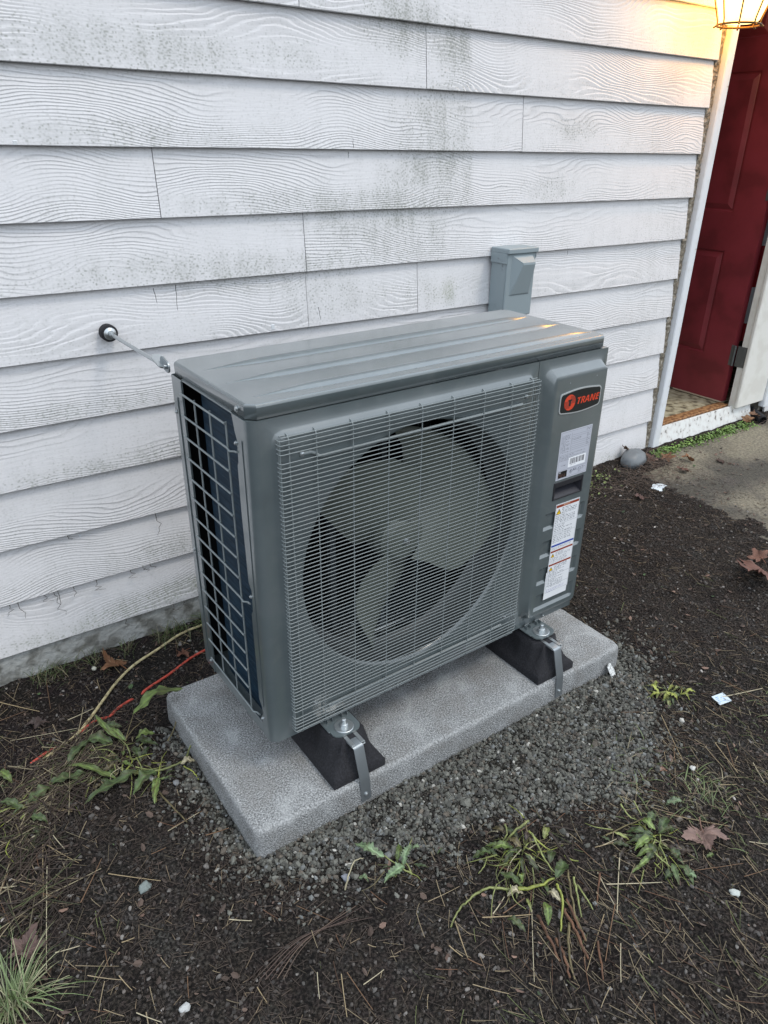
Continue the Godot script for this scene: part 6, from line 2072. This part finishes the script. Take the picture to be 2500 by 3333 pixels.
func build_yard_things() -> void:
	var g := RandomNumberGenerator.new(); g.seed = 5
	# cords
	var cord := func(called: String, label: String, pts: Array, rad: float, m: Material) -> void:
		var p := []
		for q in pts: p.append(V(q[0], ground(q[0], q[1]) + q[2], q[1]))
		var st := begin()
		var sm := smooth_path(p, 8)
		tube(st, sm, rad, 10)
		tag(obj(called, done(st), m), label, "cord")
	var yel := mat(Color.WHITE, 0.8)
	yel.albedo_texture = noise_tex(noise(71, 0.03, 4), 256, [lin(0.10, 0.08, 0.045), lin(0.42, 0.35, 0.18), lin(0.55, 0.48, 0.28)], [0.2, 0.38, 0.7])
	tri_map(yel, 6.0)
	cord.call("yellow_cord", "pale yellow weathered cord curving over the soil left of the slab", [[-0.16, 0.402, 0.002], [-0.101, 0.379, 0.005], [-0.049, 0.352, 0.006], [0.006, 0.307, 0.01], [0.069, 0.225, 0.012], [0.133, 0.154, 0.009], [0.207, 0.106, 0.006], [0.296, 0.071, 0.006], [0.39, 0.042, 0.006], [0.488, 0.03, 0.004], [0.62, 0.03, 0.0]], 0.0044, yel)
	var red := mat(Color.WHITE, 0.6)
	red.albedo_texture = noise_tex(noise(72, 0.03, 4), 256, [lin(0.10, 0.03, 0.02), lin(0.44, 0.05, 0.03), lin(0.5, 0.075, 0.045)], [0.2, 0.36, 0.7])
	tri_map(red, 6.0)
	cord.call("red_cord", "red cord partly buried in the soil left of the slab", [[-0.19, 0.385, -0.008], [-0.154, 0.376, 0.004], [-0.111, 0.368, 0.003], [-0.08, 0.357, -0.008], [-0.05, 0.348, -0.007], [-0.02, 0.336, 0.003], [0.024, 0.318, 0.004], [0.05, 0.308, 0.003], [0.068, 0.303, -0.001], [0.095, 0.287, 0.002], [0.141, 0.266, 0.003], [0.155, 0.26, -0.007], [0.178, 0.25, -0.006], [0.196, 0.243, 0.004], [0.285, 0.207, 0.005], [0.379, 0.167, 0.005], [0.446, 0.15, 0.004], [0.6, 0.1, 0.0]], 0.0042, red)
	# uprooted weeds
	plant("dock_weed", "uprooted green dock weed with broad leaves left of the slab", "weed", PLANTS.dock, 1, [0.03, 0.54, 0.055, 26, 34, 0.03])
	plant("thick_weed_stalk", "thick yellow-green weed stalk bent up beside the slab's left edge", "weed", PLANTS.stalkB, 2, [0.09, 0.65, 0.025, 6, 6, 0.012])
	plant("leaning_twig", "thin green twig leaning on the slab's left edge", "twig", PLANTS.leaning, 3)
	plant("raked_weed_heap", "heap of raked dark stalks and grass at the left edge below the dock weed", "weed", PLANTS.edge, 4, [-0.2, 0.56, 0.06, 14, 34, 0.014])
	plant("weed_clump", "pulled clump of yellow-green weed stems in front of the gravel", "weed", PLANTS.clump, 5, [0.72, 1.38, 0.055, 22, 60, 0.045])
	plant("brown_stalks", "reddish brown dry stalks fanning out below the pulled weed clump", "stalks", PLANTS.brownstalks, 6)
	plant("dandelion", "small pale green dandelion plant with toothed leaves at the gravel's front edge", "weed", PLANTS.dandelion, 7, [0.47, 1.23, 0.03, 5, 6, 0.012])
	plant("hooked_stem", "pale hooked dry stem beside the small dandelion", "stem", PLANTS.hook, 8)
	plant("leafy_weed", "flattened leafy green weed left of the torn pinkish leaf", "weed", PLANTS.rightweed, 9, [1.02, 1.53, 0.05, 26, 36, 0.02])
	plant("yellowish_weed", "yellowish low weed on the gravel's right edge near the printed packet", "weed", PLANTS.lowweed, 10, [1.53, 1.2, 0.035, 22, 8, 0.008])
	# dead leaves
	maple(V(0.155, 0.016, 0.075), 0.062, 0.6, Vector2(0.35, -0.2), Color(0.20, 0.095, 0.045), "orange-brown dead leaf by the foundation left of the yellow cord", 1, 0.4)
	maple(V(0.37, 0.008, 0.122), 0.036, 2.0, Vector2(0.1, 0.2), Color(0.14, 0.058, 0.035), "small red-brown dead leaf between the yellow and red cords", 2)
	maple(V(-0.115, 0.01, 0.222), 0.040, 1.2, Vector2(0.2, 0.0), Color(0.060, 0.042, 0.038), "dark purplish dead leaf left of the yellow cord's lower end", 3)
	maple(V(-0.30, 0.012, 0.95), 0.058, -0.7, Vector2(0.15, 0.2), Color(0.125, 0.078, 0.066), "purplish brown maple leaf at the lower left by the grass tuft", 4)
	maple(V(1.14, 0.016, 1.585), 0.066, 2.4, Vector2(0.12, -0.1), Color(0.23, 0.15, 0.125), "torn pinkish brown maple leaf right of the leafy weed", 5, 0.3)
	maple(V(2.31, 0.03, 1.03), 0.125, 1.1, Vector2(0.3, -0.25), Color(0.16, 0.075, 0.055), "big reddish brown maple leaf at the right edge of the yard", 6, 0.35)
	maple(V(2.43, 0.02, 0.96), 0.055, -0.4, Vector2(0.3, 0.3), Color(0.2, 0.1, 0.07), "smaller brown leaf behind the big maple leaf at the right edge", 7)
	maple(V(2.985, 0.016, 0.125), 0.052, -1.3, Vector2(0.3, 0.0), Color(0.25, 0.12, 0.06), "curled orange-brown leaf on the path nearest the trim", 8, 0.5)
	maple(V(3.075, 0.016, 0.19), 0.052, 1.9, Vector2(0.25, 0.2), Color(0.24, 0.115, 0.055), "orange-brown leaf on the path, middle one before the sill", 9, 0.5)
	maple(V(2.93, 0.012, 0.27), 0.046, 0.5, Vector2(0.15, -0.2), Color(0.13, 0.065, 0.045), "dark brown leaf on the dirt stain of the path", 10, 0.4)
	maple(V(3.21, 0.008, 0.29), 0.04, 2.6, Vector2(0.05, 0.05), Color(0.075, 0.045, 0.035), "flat dark leaf farthest out on the path", 11, 0.15)
	maple(V(2.78, 0.075, 0.02), 0.04, 1.9, Vector2(0.5, 0.2), Color(0.19, 0.11, 0.07), "brown leaf propped behind the grey stone", 12, 0.3)
	maple(V(2.885, 0.02, 0.10), 0.04, 0.2, Vector2(0.9, 0.3), Color(0.14, 0.075, 0.055), "dull brown leaf standing between the grey stone and the trim", 13, 0.3)
	maple(V(3.84, 0.04, 0.05), 0.05, -1.0, Vector2(0.6, 0.0), Color(0.24, 0.13, 0.065), "orange-brown leaf lying against the foot of the right casing", 14, 0.4)
	maple(V(3.93, 0.05, 0.05), 0.05, 1.0, Vector2(0.5, 0.3), Color(0.19, 0.10, 0.055), "brown leaf above the drain pipe end", 15, 0.4)
	maple(V(2.49, 0.01, 0.345), 0.038, 0.9, Vector2(0.2, 0.1), Color(0.13, 0.075, 0.065), "dusky pink-brown leaf on the soil in front of the crumpled paper", 16, 0.3)
	maple(V(1.245, 0.006, 1.392), 0.016, 0.4, Vector2(0.1, 0.1), Color(0.25, 0.15, 0.11), "tiny tan leaf at the gravel's lower right edge", 17)
	# grey stone by the end of the wall
	var rk := obj("grey_stone", pebble_mesh(15, 0.12, 3), mat(lin(0.15, 0.165, 0.175), 0.45), null, V(2.785, 0.122, 0.066))
	rk.scale = V(0.088, 0.05, 0.058)
	rk.rotation.y = 0.3
	tag(rk, "smooth rounded grey stone against the siding near the doorway", "stone")
	# single stones big enough to tell apart
	var k := 0
	for e in [[-0.046, 0.945, 0.0115, 0.17, 0.20, 0.19, "flat blue-grey stone, biggest in the bare soil at lower left"], [0.083, 0.633, 0.0085, 0.5, 0.5, 0.46, "white pebble under the dock weed"], [0.129, 0.683, 0.008, 0.17, 0.175, 0.18, "grey pebble beside the thick weed stalk"], [-0.07, 1.248, 0.009, 0.40, 0.41, 0.40, "rough white stone at the bottom left of the yard"], [1.065, 1.72, 0.009, 0.42, 0.45, 0.42, "pale oval pebble in the straw at lower right"], [0.09, 0.055, 0.008, 0.46, 0.45, 0.38, "cream chip lying beside the orange-brown leaf at the foundation"], [0.349, 1.178, 0.0085, 0.2, 0.21, 0.24, "grey pebble beside the hooked stem"], [1.32, 1.436, 0.007, 0.5, 0.5, 0.47, "small white pebble in the grass right of the gravel"]]:
		k += 1
		var pb := obj("pebble", pebble_mesh(40 + k, 0.55, 1), mat(lin(e[3], e[4], e[5]), 0.75), null, V(e[0], ground(e[0], e[1]) + e[2] * 0.35, e[1]))
		pb.scale = V(e[2] * 1.3, e[2] * 0.7, e[2])
		pb.rotation.y = g.randf() * TAU
		tag(pb, e[6], "stone")
	# litter left by people
	var st := begin()
	smooth(st)
	var wp := []
	var nn := noise(81, 40.0, 2)
	for i in 15:
		var a := []
		for j in 9:
			var u := (i / 14.0 - 0.5) * 0.085
			var v := (j / 8.0 - 0.5) * 0.05
			var sq := sqrt(u * u / 0.0018 + v * v / 0.0006)
			a.append(V(u * (1.0 + 0.3 * nn.get_noise_2d(v, u)), 0.012 * maxf(0.0, 1.2 - sq) + 0.014 * absf(nn.get_noise_2d(u * 1.3, v * 1.3)), v * (1.0 + 0.4 * nn.get_noise_2d(u, v))))
		wp.append(a)
	sheet(st, wp, -0.0006)
	var cr := obj("crumpled_paper", done(st), mat(lin(0.66, 0.72, 0.76), 0.8), null, V(2.652, 0.092, 0.322))
	cr.rotation.y = 0.35
	tag(cr, "crumpled white paper scrap on the soil near the path", "paper")
	st = begin()
	var flk := PackedVector2Array([Vector2(-0.017, -0.022), Vector2(0.012, -0.024), Vector2(0.020, -0.010), Vector2(0.016, 0.020), Vector2(0.004, 0.027), Vector2(-0.010, 0.022)])
	prism(st, flk, -0.0009, 0.0009)
	var fm := mat(Color.WHITE, 0.8)
	fm.albedo_texture = noise_tex(noise(82, 0.05, 4), 256, [lin(0.06, 0.06, 0.055), lin(0.62, 0.64, 0.63), lin(0.7, 0.71, 0.7)], [0.3, 0.42, 0.8])
	tri_map(fm, 9.0)
	var fk := obj("plaster_flake", done(st), fm, null, V(1.462, ground(1.462, 1.034) + 0.022, 1.036))
	fk.rotation = V(-0.55, 0.35, 0.12)
	tag(fk, "speckled white flake leaning on the slab's right front corner", "flake")
	var im := Image.create(96, 72, false, Image.FORMAT_RGB8)
	im.fill(Color(0.74, 0.79, 0.82))
	text_lines(im, Rect2i(12, 14, 70, 46), 12, 8, Color(0.36, 0.52, 0.72), 44, 0.95)
	st = begin()
	flat(st)
	var hp := [V(-0.029, 0.003, 0.018), V(0.024, 0.0, 0.020), V(0.029, 0.002, -0.018), V(-0.024, 0.006, -0.019)]
	uvquad(st, hp, [Vector2(0, 1), Vector2(1, 1), Vector2(1, 0), Vector2(0, 0)])
	var lowp := []
	for p in hp: lowp.append(p - V(0, 0.0012, 0))
	uvquad(st, [lowp[3], lowp[2], lowp[1], lowp[0]], [Vector2.ZERO, Vector2.ZERO, Vector2.ZERO, Vector2.ZERO])
	for i in 4: uvquad(st, [lowp[i], lowp[(i + 1) % 4], hp[(i + 1) % 4], hp[i]], [Vector2.ZERO, Vector2.ZERO, Vector2.ZERO, Vector2.ZERO])
	var pmm := mat(Color.WHITE, 0.4)
	pmm.albedo_texture = ImageTexture.create_from_image(im)
	var pk := obj("printed_packet", done(st), pmm, null, V(1.643, ground(1.643, 1.316) + 0.007, 1.316))
	pk.rotation.y = -0.1
	tag(pk, "small white printed packet with blue lettering on the soil at right", "packet")
	# long stalks that can be told apart, each on its own
	var sm := stick_mesh(0.5, 6)
	var n := 0
	for e in STALKS:
		n += 1
		var a := V(e[0], ground(e[0], e[1]) + 0.005 + g.randf() * 0.004, e[1])
		var b := V(e[2], ground(e[2], e[3]) + 0.004 + g.randf() * 0.008, e[3])
		var kk := g.randf_range(0.6, 1.1)
		var o := MeshInstance3D.new()
		o.mesh = sm
		o.material_override = [M.straw, M.straw_dark, M.straw_pale][n % 3]
		o.transform = stick(a, b, g.randf_range(0.0008, 0.0015))
		o.name = numbered("dry_stalk")
		add_child(o)
		tag(o, "single dry straw-coloured stalk lying on the soil", "stalk", "dry stalks strewn over the yard")
	# the raked bundle of reddish stems across the front
	var bt := thing("stem_bundle", "bundle of thin reddish brown stems lying across the soil at the lower front", "stems", V(0.19, ground(0.19, 1.27), 1.27))
	for i in 7:
		st = begin()
		var o := V(0.19, ground(0.19, 1.27), 1.27)
		var s := (i - 3) * 0.0035
		tube(st, smooth_path([put(V(0.057 + 0.01 * i, 0.004, 1.284 + s * 2.0)) - o, put(V(0.19, 0.008 + 0.002 * (i % 3), 1.259 + s)) - o, put(V(0.343 - 0.014 * (i % 4), 0.005, 1.272 - s * 2.5)) - o], 6), 0.0010, 5, 0.0007, Color(0.10, 0.068, 0.052) * g.randf_range(0.5, 1.6))
		obj("stem", done(st), M.dry, bt)

# ---------------------------------------------------------------- the scene
const LAMP := 0.085

func _ready() -> void:
	rng.seed = 1
	var cam := Camera3D.new()
	cam.name = "camera"
	cam.fov = 69.464
	cam.position = V(-0.2668, 1.5344, 2.1636)
	cam.rotation = V(-0.4632, -0.6218, 0.0187)
	cam.near = 0.05
	cam.far = 1500.0
	add_child(cam)
	cam.current = true
	var we := WorldEnvironment.new()
	var env := Environment.new()
	var sky := Sky.new()
	var sm := ProceduralSkyMaterial.new()
	sm.sky_top_color = Color(0.90, 0.945, 1.0)
	sm.sky_horizon_color = Color(0.655, 0.665, 0.67)
	sm.sky_curve = 0.2
	sm.ground_horizon_color = Color(0.30, 0.30, 0.29)
	sm.ground_bottom_color = Color(0.12, 0.115, 0.11)
	sky.sky_material = sm
	env.background_mode = Environment.BG_SKY
	env.sky = sky
	env.background_energy_multiplier = 1.0
	env.tonemap_mode = Environment.TONE_MAPPER_LINEAR
	env.tonemap_exposure = 2.05
	env.sdfgi_enabled = true
	env.ssao_enabled = true
	env.ssil_enabled = true
	we.environment = env
	we.name = "sky"
	add_child(we)
	var sun := DirectionalLight3D.new()
	sun.name = "sun"
	sun.light_color = Color(1.0, 0.97, 0.93)
	sun.light_energy = 0.2
	sun.light_angular_distance = 14.0
	sun.shadow_enabled = true
	sun.rotation_degrees = V(-60, 30, 0)
	add_child(sun)
	make_materials()
	M.straw = mat(lin(0.30, 0.23, 0.13), 0.7)
	M.straw_dark = mat(lin(0.15, 0.085, 0.045), 0.7)
	M.straw_pale = mat(lin(0.42, 0.37, 0.25), 0.7)
	build_ground()
	build_house()
	build_wall_things()
	build_supports()
	build_heat_pump()
	build_yard_things()
	build_litter()
